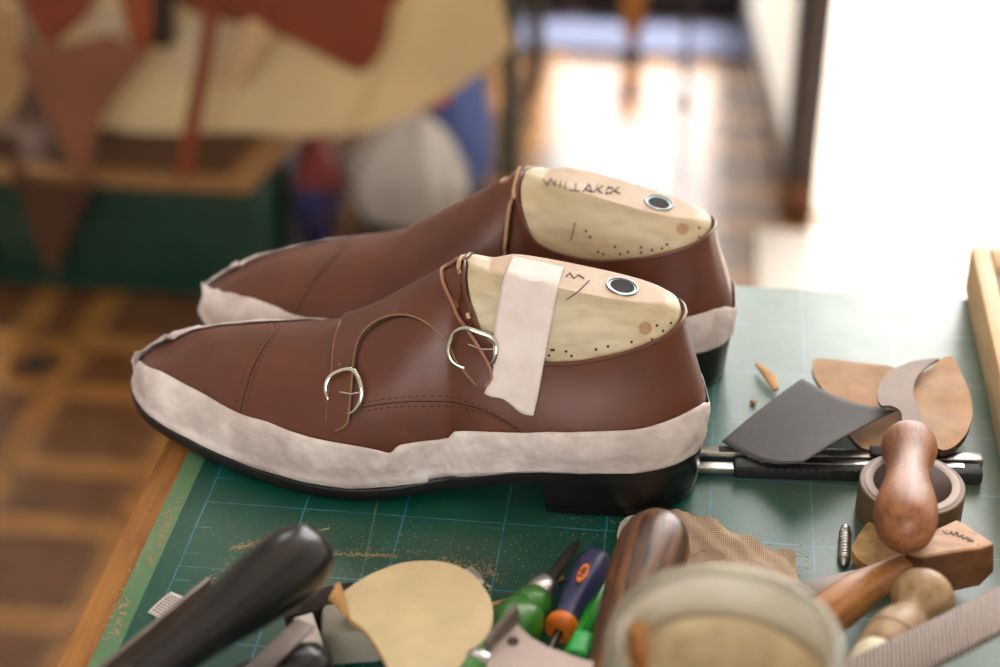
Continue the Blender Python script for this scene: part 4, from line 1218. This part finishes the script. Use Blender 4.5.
# bent steel bracket (spokeshave body) in front
br = thing('steel_bracket', 'bent steel plate with a rivet hole in front of the green bradawl', 'metal bracket', at(540, 650, 0))
pp = pxpoly([(514.5,621),(521,628),(531,637.5),(545,645.5),(562,652),(582,659),(604,664),(612,700),(484,700),(487,658),(498,641)], lambda x, y: 4.0+.004*(660-y))
slab(pp, .28, 0, 0, .4).build('plate', 'bracket_steel', br)
fp = [at(513, 604, 4.9), at(515, 621, 4.05), at(493, 649, 3.95), at(485, 652, 3.9), at(482.5, 641, 4.5)]
mb = MB(); nrm = (fp[1]-fp[0]).cross(fp[2]-fp[0]).normalized()
mb.add(fp+[p-nrm*.25 for p in fp], [[0,1,2,3,4],[9,8,7,6,5]]+[[i,(i+1)%5,(i+1)%5+5,i+5] for i in range(5)], 0, True); mb.build('flange', 'steel_dull', br)
mb = MB(); mb.lathe([(-.02,.26),(.03,.24)], at(513, 641, 4.08), (0, 0, 1), 16); mb.build('rivet_hole', 'shade_dark', br)
# second green handle under the bracket
gh = thing('screwdriver', 'green handled tool with bare steel collar at the bottom edge under the bent plate', 'screwdriver', at(485, 665, 0))
a, b = at(502, 648, 2.2), at(455, 700, 2.2); d = (b-a).normalized()
mb = MB(); mb.lathe([(0,.5),(.05,.8),(.5,1.0),(1.4,1.05),(3,1.0),(5,.8)], a, d, 24); mb.build('handle', 'green_paint', gh)
mb = MB(); mb.lathe([(1.5,1.07),(1.55,1.1),(2.0,1.1),(2.05,1.07)], a, d, 24); mb.build('collar', 'steel', gh)

# cream leather disc with a curled lip
ld = pxpoly([(341,592),(349,585),(359.6,577.6),(372,571),(386,565.7),(398,562),(410,560.3),(421,560),(431,560.6),(441,562),(450,564.5),(459,568),(467,573),(476,580),(483,588.5),(489,598),(492.5,609),(493,621),(490,633),(485,643),(474,656),(463,668),(448,690),(400,700),(388,667),(383,656),(377.5,646),(367.6,631),(358,622),(349,614.8),(344,604)], 3.0, 2)
lh = thing('leather_disc', 'round cream leather piece with curled edge in front of the nearer shoe', 'leather', at(420, 620, 0))
slab(ld, .3, 0, 1, .5, zf=lambda x, y: .15*math.sin(x*.5)).build('disc', ['cream_hide', 'cream_hide_edge'], lh)
rows = quad_sheet(at(343, 590, 3.05), at(337, 583.5, 3.7), at(329, 597, 3.8), at(350, 617, 2.95), lambda u, v: .25*math.sin(PI*u), 10)
mb = MB(); mb.grid(rows); mb.build('curled_lip', 'cream_hide_edge', lh, mod=thick(.0025))

# small bits beneath the disc
c = at(353, 633, 1.1)
mb = MB(); rot = Matrix.Rotation(math.radians(12), 3, 'Z'); mb.box(c, (2.7, 2.1, 2.0), rot, bev=.35); one(mb, 'plastic_box', ['grey_plastic'], 'small rounded grey plastic box under the cream leather disc', 'box', (c.x, c.y, 0))
one(slab(pxpoly([(294,618),(312,612.5),(322,640),(324,652),(304,646)], 1.7), 1.2, 0, 0), 'paper_card', ['white_paper'], 'white card block beside the small grey plastic box', 'card', at(310, 635, 0))
c = at(322, 609, .8)
mb = MB(); mb.box(c, (3.4, 1.5, 1.4), Matrix.Rotation(math.radians(25), 3, 'Z'), bev=.2); one(mb, 'bristle_brush', ['brush_dark'], 'dark bristle brush end behind the grey plastic box', 'brush', (c.x, c.y, 0))
c = at(477, 580, .4); e = at(484, 587, .4)
mb = MB(); mb.tube([at(469, 572, .35), c, e], [.3, .34, .26], 10); mb.tube([e+Vector((.1, -.1, .15)), e+Vector((.35, -.2, .2)), e+Vector((.3, -.5, .2))], .07, 8); one(mb, 'metal_clasp', ['steel'], 'small metal clasp behind the cream leather disc', 'clasp', c)
# leather lace scrap
mb = MB(); mb.tube([at(490, 605, .2), at(503, 602, .3), at(514, 599, .25), at(545, 588, .2), at(563, 577, .2)], .12, 6, oval=(.6, 1.3)); one(mb, 'leather_lace', ['worn_leather'], 'thin leather lace lying behind the green bradawl', 'lace', at(520, 598, 0))

# ------------------------------------------------------------------ TOOLS AT THE LEFT FRONT
bh = thing('skiving_knife', 'tool with thick polished black handle in the left foreground', 'tool', at(220, 640, 0))
a, b = at(322, 541, 7.0), at(130, 690, 6.2); d = (b-a).normalized(); BL = (b-a).length
pf = [(0,0),(.04,.4),(.18,.8),(.45,1.15),(.9,1.42),(1.5,1.58),(2.3,1.62),(3.3,1.56),(4.6,1.4),(6,1.18),(7.2,1.02),(8.4,.92),(9.6,.86),(10.8,.84)]
mb = MB(); mb.lathe([(h*BL/10.8, r*.98) for h, r in pf], a, d, 40); mb.build('handle', 'black_handle', bh)
mb = MB(); o2 = a+d*BL; mb.lathe([(-.3,.88),(0,.92),(1.2,.9),(1.3,.7)], o2, d, 28); mb.build('ferrule', 'steel_dark', bh)
mb = MB(); mb.tube([o2+d*1, o2+d*8], [.5, .4], 4); mb.build('shank', 'steel_dark', bh)
# channel-shaped steel bar left of it
c, rot, size, a, d, sd, up = bar((214, 590), (92, 692), 3.2, 3.2, .28, 1.9)
c = c+sd*.35
ch = thing('steel_channel', 'steel channel bar left of the polished black handle', 'steel bar', (c.x, c.y, 0))
mb = MB(); mb.box(c-sd*.55, (size[0], .22, 1.3), rot, bev=.04); mb.build('outer_flange', 'steel_dull', ch)
mb = MB(); mb.box(c+sd*.3+Vector((0, 0, -.55)), (size[0], 1.9, .22), rot, bev=.04); mb.box(c+sd*1.2+Vector((0, 0, -.35)), (size[0], .2, .5), rot, bev=.04); mb.build('web', 'rusty_steel', ch)
# small blade right of the handle
c, rot, size, a, d, sd, up = bar((306, 623), (236, 690), 3.4, 3.4, 1.0, .14)
mb = MB(); mb.box(c, size, rot, bev=.03)
o = one(mb, 'plane_iron', ['steel_dull'], 'narrow steel blade right of the polished black handle', 'blade', (c.x, c.y, 0))
# dark tool behind blade
a, b = at(330, 662, 2.0), at(230, 700, 2.0); d = (b-a).normalized()
mb = MB(); mb.lathe([(0,0),(.05,.6),(.3,1.0),(1,1.25),(3,1.3),(6,1.1)], a, d, 24); one(mb, 'tool_handle', ['black_handle'], 'short dark handle at the bottom edge below the grey plastic box', 'tool handle', (a.x, a.y, 0))
# paper tag with printed lines
tg = thing('paper_tag', 'white paper tag with printed lines near the table edge', 'tag', at(166, 604, 0))
q = [at(147.5, 612, .1), at(171, 591.5, .35), at(187, 598, .35), at(166, 622, .1)]
mb = MB(); rows = quad_sheet(q[0], q[1], q[2], q[3], lambda u, v: .05*math.sin(PI*u), 8); mb.grid(rows); mb.build('card', 'white_paper', tg, mod=thick(.0004))
mb = MB(); rnd = random.Random(2)
for i in range(8):
    u = .12+i*.1; v = .12
    while v < .8:
        w = rnd.uniform(.06, .16)
        p = [q[0].lerp(q[1], uu).lerp(q[3].lerp(q[2], uu), vv)+Vector((0, 0, .05*math.sin(PI*uu)+.03)) for uu, vv in ((u, v), (u, v+w), (u+.035, v+w), (u+.035, v))]
        mb.add(p, [(0,1,2,3)], 0, True); v += w+.04
mb.build('print', 'ink', tg, recalc=False)

# ------------------------------------------------------------------ GLASS JAR, foreground
jc = at(725, 640, 0); jc = atD(725, 655, 58.0); JX, JY = jc.x, jc.y; JT = 13.6; JR = 4.15
jar = thing('glass_jar', 'open glass jar crusted with glue in the right foreground', 'jar', (JX, JY, 0))
prof = [(0, 0), (0, 3.9), (.3, 4.2), (.8, 4.3), (10.6, 4.3), (11.4, 4.2), (12.0, 3.95), (12.6, 3.9), (12.7, 4.05), (12.9, 4.1), (13.1, 3.95), (13.5, 3.95), (13.65, 3.85), (13.65, 3.65), (13.5, 3.58), (12.0, 3.58), (11.3, 3.8), (10.6, 3.98), (.8, 3.98), (.4, 3.7), (.35, 0)]
n = 64; rows = [[Vector((JX+r*math.cos(2*PI*j/n), JY+r*math.sin(2*PI*j/n), z)) for j in range(n)] for z, r in prof]
mb = MB(); mb.grid(rows, 0, False, True); mb.build('glass', 'jar_glass', jar)
mb = MB(); prof = [(11.6, 3.72), (10.9, 3.86), (10.0, 3.86), (9.7, 3.6), (9.8, 2.5), (10.0, 1.0), (10.0, 0)]
rows = [[Vector((JX+r*math.cos(2*PI*j/n), JY+r*math.sin(2*PI*j/n), z+.25*math.sin(3*2*PI*j/n)*(r/4))) for j in range(n)] for z, r in prof]
mb.grid(rows, 0, False, True); mb.build('glue', 'glue', jar)
mb = MB(); prof = [(13.3, 3.56), (12.0, 3.55), (11.3, 3.72)]
rows = [[Vector((JX+r*math.cos(2*PI*j/n), JY+r*math.sin(2*PI*j/n), z)) for j in range(n)] for k, (z, r) in enumerate(prof)]
mb.grid(rows, 0, False, True); mb.build('dried_glue', 'dried_glue_film', jar, mod=thick(.0008, 0))
mb = MB(); p0 = Vector((JX-2.7, JY+.2, 9.6)); p1 = Vector((JX-3.0, JY+1.2, 12.8)); mb.tube([p0, p1], .32, 10); one(mb, 'glue_stick', ['burnished_wood'], 'orange brown wooden stick standing inside the glass jar', 'stick', (p0.x, p0.y, 9.6))

# ------------------------------------------------------------------ BACKGROUND THINGS
def hang(pts, Y, thick_, n=3, bulge=None, tilt=0.0):
    """sheet hanging at depth Y; outline in pixels; returns MB"""
    pp = spline(pts, n, True) if n else pts
    P = [atY(p[0], p[1], Y) for p in pp]
    Q = [Vector((p.x, p.z, 0)) for p in P]
    f = bulge or (lambda x, z: 0)
    m = slab(Q, thick_, 0, 1, 2.5, zf=f)
    m.v = [Vector((v.x, Y-v.z, v.y)) for v in m.v]
    return m
# crate
cr = thing('plastic_crate', 'dark green plastic crate on the tiled floor under the board', 'crate', (-55, 155, ZF))
CX0, CX1, CY0, CY1, CZ = -78, -37, 141, 172, ZF+18.5
mb = MB()
for (c, s_) in (((( CX0+CX1)/2, CY0+.5, (ZF+CZ)/2), (CX1-CX0, 1, CZ-ZF)), (((CX0+CX1)/2, CY1-.5, (ZF+CZ)/2), (CX1-CX0, 1, CZ-ZF)), ((CX0+.5, (CY0+CY1)/2, (ZF+CZ)/2), (1, CY1-CY0-2, CZ-ZF)), ((CX1-.5, (CY0+CY1)/2, (ZF+CZ)/2), (1, CY1-CY0-2, CZ-ZF)), (((CX0+CX1)/2, (CY0+CY1)/2, ZF+.6), (CX1-CX0-2, CY1-CY0-2, 1))): mb.box(c, s_, bev=.2)
mb.build('crate_body', 'crate_green', cr)
mb = MB()
for z in (ZF+1.2, ZF+13, CZ-1): mb.box(((CX0+CX1)/2, CY0-.3, z), (CX1-CX0+1, .8, 1.4), bev=.2)
for x in (CX0+.6, CX0+12, CX1-12, CX1-.6): mb.box((x, CY0-.35, (ZF+CZ)/2), (1.8, .9, CZ-ZF-.4), bev=.2)
mb.build('rib', 'crate_green', cr)
# board on the crate
bd_ = thing('wooden_board', 'wooden board lying on the green crate, dark leather on top', 'board', (-55, 155, CZ))
BX1 = -37.5
mb = MB(); mb.add([(-80, 138.5, CZ), (BX1, 138.5, CZ), (-31.5, 166, CZ), (-80, 166, CZ), (-80, 138.5, CZ+1.8), (BX1, 138.5, CZ+1.8), (-31.5, 166, CZ+1.8), (-80, 166, CZ+1.8)], [(0,3,2,1),(4,5,6,7),(0,1,5,4),(1,2,6,5),(2,3,7,6),(3,0,4,7)], 0, True); mb.build('board', 'board_wood', bd_)
mb = MB(); mb.add([(x, y, z) for z in (CZ+1.8, CZ+2.3) for x, y in ((-79, 140.5), (-40.5, 140.5), (-37, 165), (-79, 165))], [(3,2,1,0),(4,5,6,7),(0,1,5,4),(1,2,6,5),(2,3,7,6),(3,0,4,7)], 0, True)
o = mb.build('leather_sheet', 'leather_dark', org=(-60, 150, CZ+1.8)); tag(o, 'dark brown leather sheet lying flat on the wooden board', 'leather')
# storage rack with posts
rk = thing('storage_rack', 'grey green metal rack post beside the beige hides', 'rack', (-50, 186, ZF))
for x in (-6.5, -95):
    for y in (185.5, 225):
        mb = MB(); mb.box((x, y, ZF+60), (2.7, 2.7, 120), bev=.2); mb.build('post', 'rack_metal', rk)
for z in (ZF+30, ZF+90):
    mb = MB(); mb.box((-50.7, 205, z), (85.5, 37, 2), bev=.2); mb.build('shelf', 'rack_metal', rk)
# hides hanging over
def hidebulge(x, z): return 1.5*math.sin(x*.09)+1.0*math.sin(x*.21+1)
m = hang([(60,110),(110,122),(170,128),(240,133),(300,136),(335,130),(352,112),(368,86),(382,58),(388,20),(388,-30),(220,-40),(60,-30)], 152, 1.2, 3, hidebulge); o = m.build('leather_hide', ['hide_beige', 'hide_back'], org=(-45, 152, -45)); tag(o, 'large beige hide hanging behind the rust brown leather, left of the fold', 'leather hide')
m = hang([(330,137),(352,134),(385,128),(420,116),(452,98),(478,78),(497,62),(511,46),(505,30),(499,0),(495,-35),(375,-35),(378,40),(360,90),(340,120)], 156, 1.2, 3, hidebulge); o = m.build('leather_hide', ['hide_beige', 'hide_back'], org=(-20, 156, -45)); tag(o, 'beige hide with pointed right corner near the rack post', 'leather hide')
def sheet(pts, Y, mat, name, label, cat='leather', th=.5, n=3, mats=None):
    m = hang(pts, Y, th, n); c = sum(m.v, Vector())/len(m.v); o = m.build(name, mats or [mat, mat], org=c); return tag(o, label, cat)
sheet([(172,-30),(395,-30),(391,10),(384,45),(372,66),(362,72),(350,70),(320,55),(285,38),(250,27),(215,18),(185,8)], 147, 'leather_rust', 'leather_piece', 'rust brown leather piece with curved lower edge draped on the beige hide')
sheet([(217,14),(213,50),(206,90),(199,130),(194,160),(190,182),(176,178),(180,150),(187,110),(195,70),(201,30),(204,12)], 139, 'leather_rust', 'leather_strap', 'narrow rust coloured leather strap hanging down over the board edge', 'strap')
sheet([(14,52),(40,48),(75,44),(105,36),(128,46),(146,56),(130,78),(112,104),(100,125),(93,150),(88,178),(82,190),(74,172),(58,135),(44,105),(30,78)], 137.5, 'leather_tan', 'leather_piece', 'dull brown pointed leather piece hanging in front of the board', n=2)
sheet([(6,150),(30,178),(60,186),(90,188),(80,215),(66,245),(53,276),(44,262),(34,235),(22,200)], 135.5, 'leather_dark', 'leather_piece', 'dark brown triangular leather tip hanging in front of the green crate', n=2)
sheet([(18,-30),(100,-30),(96,0),(80,22),(64,36),(50,47),(40,36),(28,14)], 141, 'leather_rust', 'leather_piece', 'rust leather tip hanging at the upper left corner', n=2)
sheet([(118,-30),(152,-30),(151,0),(151,30),(148,52),(140,57),(130,40),(122,10)], 142.5, 'leather_orange', 'leather_piece', 'orange tan leather strip hanging beside the dark leather roll', n=2)
def roll(a, b, r, mat, name, label, cat='leather'):
    d = (b-a); L = d.length; m = MB(); m.lathe([(0, r*.6), (0, r), (L, r), (L, r*.6)], a, d, 20); return one(m, name, [mat], label, cat, (a+b)/2)
roll(atY(160, -25, 145), atY(161, 42, 145), 1.9, 'leather_black', 'leather_roll', 'dark leather roll between the orange tan strip and the rust piece')
roll(atY(258, 28, 144), atY(228, 80, 144), 1.9, 'roll_tan', 'leather_roll', 'small tan leather roll in front of the beige hide')
m = hang([(196,18),(240,28),(252,46),(225,72),(200,80),(172,66),(165,40)], 148.5, .5); o = m.build('paper_sheet', ['paper_cream', 'paper_cream'], org=atY(205, 50, 148)); tag(o, 'cream paper sheet behind the rust leather strap', 'paper')
m = hang([(86,12),(128,10),(136,34),(122,44),(98,40)], 146, .5); o = m.build('paper_sheet', ['paper_cream', 'paper_cream'], org=atY(110, 25, 146)); tag(o, 'small cream paper sheet between the leather tips at upper left', 'paper')
m = hang([(-20,10),(12,8),(22,60),(16,110),(-20,120)], 149, .8); o = m.build('leather_hide', ['hide_back', 'hide_back'], org=atY(0, 60, 149)); tag(o, 'dull tan hide at the left edge behind the pointed brown piece', 'leather hide')

# bags on the floor
def bag(name, label, c, size, mat, seed, power=.7, cat='bag', squash=.25):
    rnd = random.Random(seed); n, m_ = 36, 22; rows = []
    ph = [rnd.uniform(0, 6.28) for _ in range(8)]
    for i in range(m_+1):
        th = -PI/2+PI*i/m_; row = []
        for j in range(n):
            a = 2*PI*j/n
            cx = math.copysign(abs(math.cos(th))**power, math.cos(th)); sz = math.copysign(abs(math.sin(th))**power, math.sin(th))
            r = 1+.07*math.sin(3*a+ph[0]+2*th)+.07*math.sin(7*a+ph[1]-1.5*th)+.05*math.sin(13*a+ph[2]+th*2)
            k = cx*r*(1-squash*max(0, sz))
            x = math.copysign(abs(math.cos(a))**.8, math.cos(a)); y = math.copysign(abs(math.sin(a))**.8, math.sin(a))
            row.append((c[0]+size[0]*k*x, c[1]+size[1]*k*y, c[2]+size[2]*sz+(.06*size[2]*math.sin(5*a+ph[3]) if sz > .5 else 0)))
        rows.append(row)
    mb = MB(); mb.grid(rows, 0, False, True)
    o = mb.build(name, mat, org=(c[0], c[1], c[2]-size[2])); return tag(o, label, cat)
bag('shopping_bag', 'navy and red printed bag between the green crate and the grey plastic bag', (-32.7, 159.5, ZF+8.6), (3.3, 6.0, 8.6), 'bag_printed', 3)
bag('plastic_bag', 'crumpled light grey plastic bag behind the farther shoe', (-19.5, 165, ZF+9.6), (9.0, 6.0, 9.6), 'bag_grey', 5, power=.9, squash=.5)
bag('plastic_bag', 'pale blue plastic bag standing behind the light grey bag', (-13.6, 177.5, ZF+12.4), (4.4, 4.6, 12.4), 'bag_blue', 8)
bag('paper_packet', 'small bright red packet on top between the blue and grey bags', (-17.5, 169, ZF+21.3), (3.6, 3, 2.2), 'bag_red', 9, cat='packet')

# far end of the room
rg = MB(); rg.box((10, 245.5, ZF+.35), (50, 17, .7), bev=.2); o = rg.build('door_mat', 'rug_blue', org=(10, 245, ZF)); tag(o, 'blue grey mat on the floor in front of the dark cabinets', 'mat')
for x0, x1, m_, lb in ((-16, -2, 'cabinet_brown', 'low brown cabinet at the back left of the amber leather strip'), (-1.6, 34, 'cabinet_black', 'low black cabinet at the back right of the amber leather strip')):
    cb = thing('low_cabinet', lb, 'cabinet', ((x0+x1)/2, 270, ZF), 'low cabinets at the back')
    mb = MB(); mb.box(((x0+x1)/2, 272, ZF+6.5), (x1-x0, 32, 9), bev=.4); mb.build('carcass', m_, cb)
    mb = MB(); mb.box(((x0+x1)/2, 272, ZF+1.0), (x1-x0-2, 28, 2), bev=.2); mb.build('plinth', 'cabinet_black', cb)
    for q in (0, 1):
        w = (x1-x0)/2; mb = MB(); mb.box((x0+w*(q+.5), 255.6, ZF+6.5), (w-1, .8, 8), bev=.2); d_ = mb.build('door', m_, cb)
        mb = MB(); mb.box((x0+w+(1.5 if q else -1.5), 254.9, ZF+7.5), (.8, .8, 3), bev=.2); mb.build('handle', 'steel_dull', d_)
sheet([(621,-25),(646,-25),(645,10),(641,35),(635,50),(629,48),(624,30),(621,5)], 239, 'leather_amber', 'leather_piece', 'amber leather strip hanging in front of the black cabinet', n=2, th=.6)
pl = thing('pole_stand', 'thin dark upright pole standing on the tiles in front of the blue grey mat', 'stand', atY(683, 104, 215))
b_ = at(684, 104, ZF)
mb = MB(); mb.lathe([(0, 1.6), (.6, 1.5), (.9, .6)], b_, (0, 0, 1), 16); mb.build('foot', 'steel_dark', pl)
mb = MB(); mb.tube([b_, b_+Vector((0, 0, 60))], .5, 10); mb.build('pole', 'steel_dark', pl)

# ------------------------------------------------------------------ ROOM SHELL
RX0, RX1, RY0, RY1, RZ = -230.0, 260.0, -260.0, 292.0, 345.0
def shell(name, boxes, mat):
    mb = MB()
    for c, s_ in boxes: mb.box(c, s_)
    o = mb.build(name, mat, org=boxes[0][0]); return structure(o)
def span(x0, x1, y0, y1, z0, z1): return ((x0+x1)/2, (y0+y1)/2, (z0+z1)/2), (x1-x0, y1-y0, z1-z0)
fl = shell('floor', [span(RX0, RX1, RY0, RY1, ZF-6, ZF)], 'floor_tile')
shell('floor_glare', [span(41.0, RX1, 177, RY1, ZF, ZF+.4), span(33.5, RX1, 70, 170, ZF, ZF+.4)], 'pavement')  # pale slab added so the tiles by the doorway read as sunlit glare
shell('floor_outside', [span(-700, 900, RY1, 1100, ZF-6, ZF)], 'pavement')
shell('ceiling', [span(RX0-12, RX1+12, RY0-12, RY1+12, RZ, RZ+12)], 'ceiling_white')
shell('wall_left', [span(RX0-12, RX0, RY0-12, RY1+12, ZF, RZ)], 'wall_plaster')
shell('wall_right', [span(RX1, RX1+12, RY0-12, RY1+12, ZF, RZ)], 'wall_plaster')
# back wall: window over the low cabinets, wide doorway on the right
WX0, WX1, WZ0, WZ1 = -14.0, 31.0, ZF+12, ZF+215
HX0, HX1, HZ0, HZ1 = -125.0, -65.0, ZF+250, ZF+380
DX0, DX1, DZ1 = 35.5, 230.0, ZF+400
shell('wall_back', [span(RX0, HX0, RY1, RY1+12, ZF, RZ), span(HX1, WX0, RY1, RY1+12, ZF, RZ), span(HX0, HX1, RY1, RY1+12, ZF, HZ0), span(HX0, HX1, RY1, RY1+12, HZ1, RZ), span(WX0, WX1, RY1, RY1+12, ZF, WZ0), span(WX0, WX1, RY1, RY1+12, WZ1, RZ), span(WX1, DX0, RY1, RY1+12, ZF, RZ), span(DX0, DX1, RY1, RY1+12, DZ1, RZ), span(DX1, RX1, RY1, RY1+12, ZF, RZ)], 'wall_plaster')
# front wall with an unseen window added behind the camera for soft fill
FX0, FX1, FZ0, FZ1 = -70.0, 110.0, ZF+130, ZF+245
shell('wall_front', [span(RX0, FX0, RY0-12, RY0, ZF, RZ), span(FX1, RX1, RY0-12, RY0, ZF, RZ), span(FX0, FX1, RY0-12, RY0, ZF, FZ0), span(FX0, FX1, RY0-12, RY0, FZ1, RZ)], 'wall_plaster')
def frame(name, x0, x1, z0, z1, y, mat, mull=1):
    mb = MB(); w = 4
    for bx in (span(x0, x0+w, y-3, y+3, z0, z1), span(x1-w, x1, y-3, y+3, z0, z1), span(x0+w, x1-w, y-3, y+3, z0, z0+w), span(x0+w, x1-w, y-3, y+3, z1-w, z1)): mb.box(*bx, bev=.4)
    for q in range(1, mull): x = x0+(x1-x0)*q/mull; mb.box(*span(x-1.5, x+1.5, y-2, y+2, z0+w, z1-w), bev=.3)
    return structure(mb.build(name, mat, org=((x0+x1)/2, y, z0)))
frame('window_1', WX0, WX1, WZ0, WZ1, RY1+6, 'door_white')
frame('window_3', HX0, HX1, HZ0, HZ1, RY1+6, 'door_white', 2)
frame('fill_window', FX0, FX1, FZ0, FZ1, RY0-6, 'door_dark', 4)
# open door leaf standing into the room, dark stile towards the camera
q0, q1 = at(806, 205, ZF), Vector((31.2, 270, ZF)); q0.x = 39.6; q0.y = 178.0
d = (q1-q0); DL = d.length; d.normalize(); sd = Vector((-d.y, d.x, 0)); rot = Matrix((d, sd, Vector((0, 0, 1)))).transposed()
dl = bpy.data.objects.new('door_1', None); COL.objects.link(dl); dl.location = q0*S; ORG[dl] = q0.copy(); structure(dl)
def dp(u, v, z): return q0+d*u+sd*v+Vector((0, 0, z))
mb = MB(); mb.box(dp(DL/2+3.2, 0, 79), (DL-14, .8, 142), rot); mb.build('door_glass', 'frosted_glass', dl)
mb = MB(); mb.box(dp(DL/2+3.2, 0, 4.5), (DL-6.4, 3.4, 7), rot, bev=.3); mb.box(dp(DL/2+3.2, 0, 153), (DL-6.4, 3.4, 6), rot, bev=.3); mb.box(dp(DL-2, 0, 79), (7, 3.4, 142), rot, bev=.3); mb.build('door_frame', 'door_white', dl)
mb = MB(); mb.box(dp(.1, 0, 81), (6.2, 4.6, 150), rot, bev=.4); mb.build('door_stile', 'door_dark', dl)
mb = MB(); mb.box(dp(.1, 0, 3), (6.4, 4.8, 6), rot, bev=.4); mb.build('door_foot', 'door_foot', dl)
mb = MB(); p = dp(9, 3.2, 100); mb.tube([dp(9, 1.8, 100), dp(9, 5, 100), dp(16, 5.2, 100)], .9, 10); mb.build('door_handle', 'steel', dl)

# ------------------------------------------------------------------ LIGHT
# unseen lamp added over the bench as front fill (tubes in a housing)
cl_ = thing('fill_lamp', 'unseen white lamp with tubes, added above the bench for fill', 'lamp', (20, -70, 225))
mb = MB(); mb.box((20, -70, 222), (130, 22, 6), bev=.6); mb.build('housing', 'fill_lamp_housing', cl_)
for y in (-75, -65):
    mb = MB(); mb.tube([(-40, y, 217), (80, y, 217)], 1.6, 12); mb.build('tube', 'fill_lamp_tube', cl_)
for x in (-30, 70):
    mb = MB(); mb.tube([(x, -70, 225), (x, -70, RZ)], .4, 8); mb.build('cord', 'steel_dark', cl_)
W = bpy.data.worlds.new('world'); SC.world = W; W.use_nodes = True
bg = W.node_tree.nodes['Background']; bg.inputs[0].default_value = (1.0, .975, .95, 1); bg.inputs[1].default_value = 15.0
sun = bpy.data.lights.new('sun', 'SUN'); sun.energy = 14; sun.angle = math.radians(4); sun.color = (1, .95, .86)
so = bpy.data.objects.new('sun', sun); COL.objects.link(so)
el, az = math.radians(63), math.radians(2)
so.rotation_euler = Vector((math.sin(az)*math.cos(el), math.cos(az)*math.cos(el), math.sin(el))).to_track_quat('Z', 'Y').to_euler()
def portal(name, x0, x1, z0, z1, y, face):
    l = bpy.data.lights.new(name, 'AREA'); l.shape = 'RECTANGLE'; l.size = (x1-x0)*S; l.size_y = (z1-z0)*S; l.cycles.is_portal = True
    o = bpy.data.objects.new(name, l); COL.objects.link(o); o.location = Vector(((x0+x1)/2, y, (z0+z1)/2))*S
    o.rotation_euler = Vector((0, -face, 0)).to_track_quat('Z', 'Y').to_euler()
portal('portal_window', WX0, WX1, WZ0, WZ1, RY1+13, -1)
portal('portal_high', HX0, HX1, HZ0, HZ1, RY1+13, -1)
portal('portal_door', DX0, DX1, ZF, DZ1, RY1+13, -1)
portal('portal_front', FX0, FX1, FZ0, FZ1, RY0-13, 1)

vs = SC.view_settings; vs.view_transform = 'Standard'; vs.look = 'None'; vs.gamma = 1; vs.use_curve_mapping = False
vs.exposure = -0.75
SC.cycles.use_denoising = True
SC.cycles.max_bounces = 8; SC.cycles.sample_clamp_indirect = 6
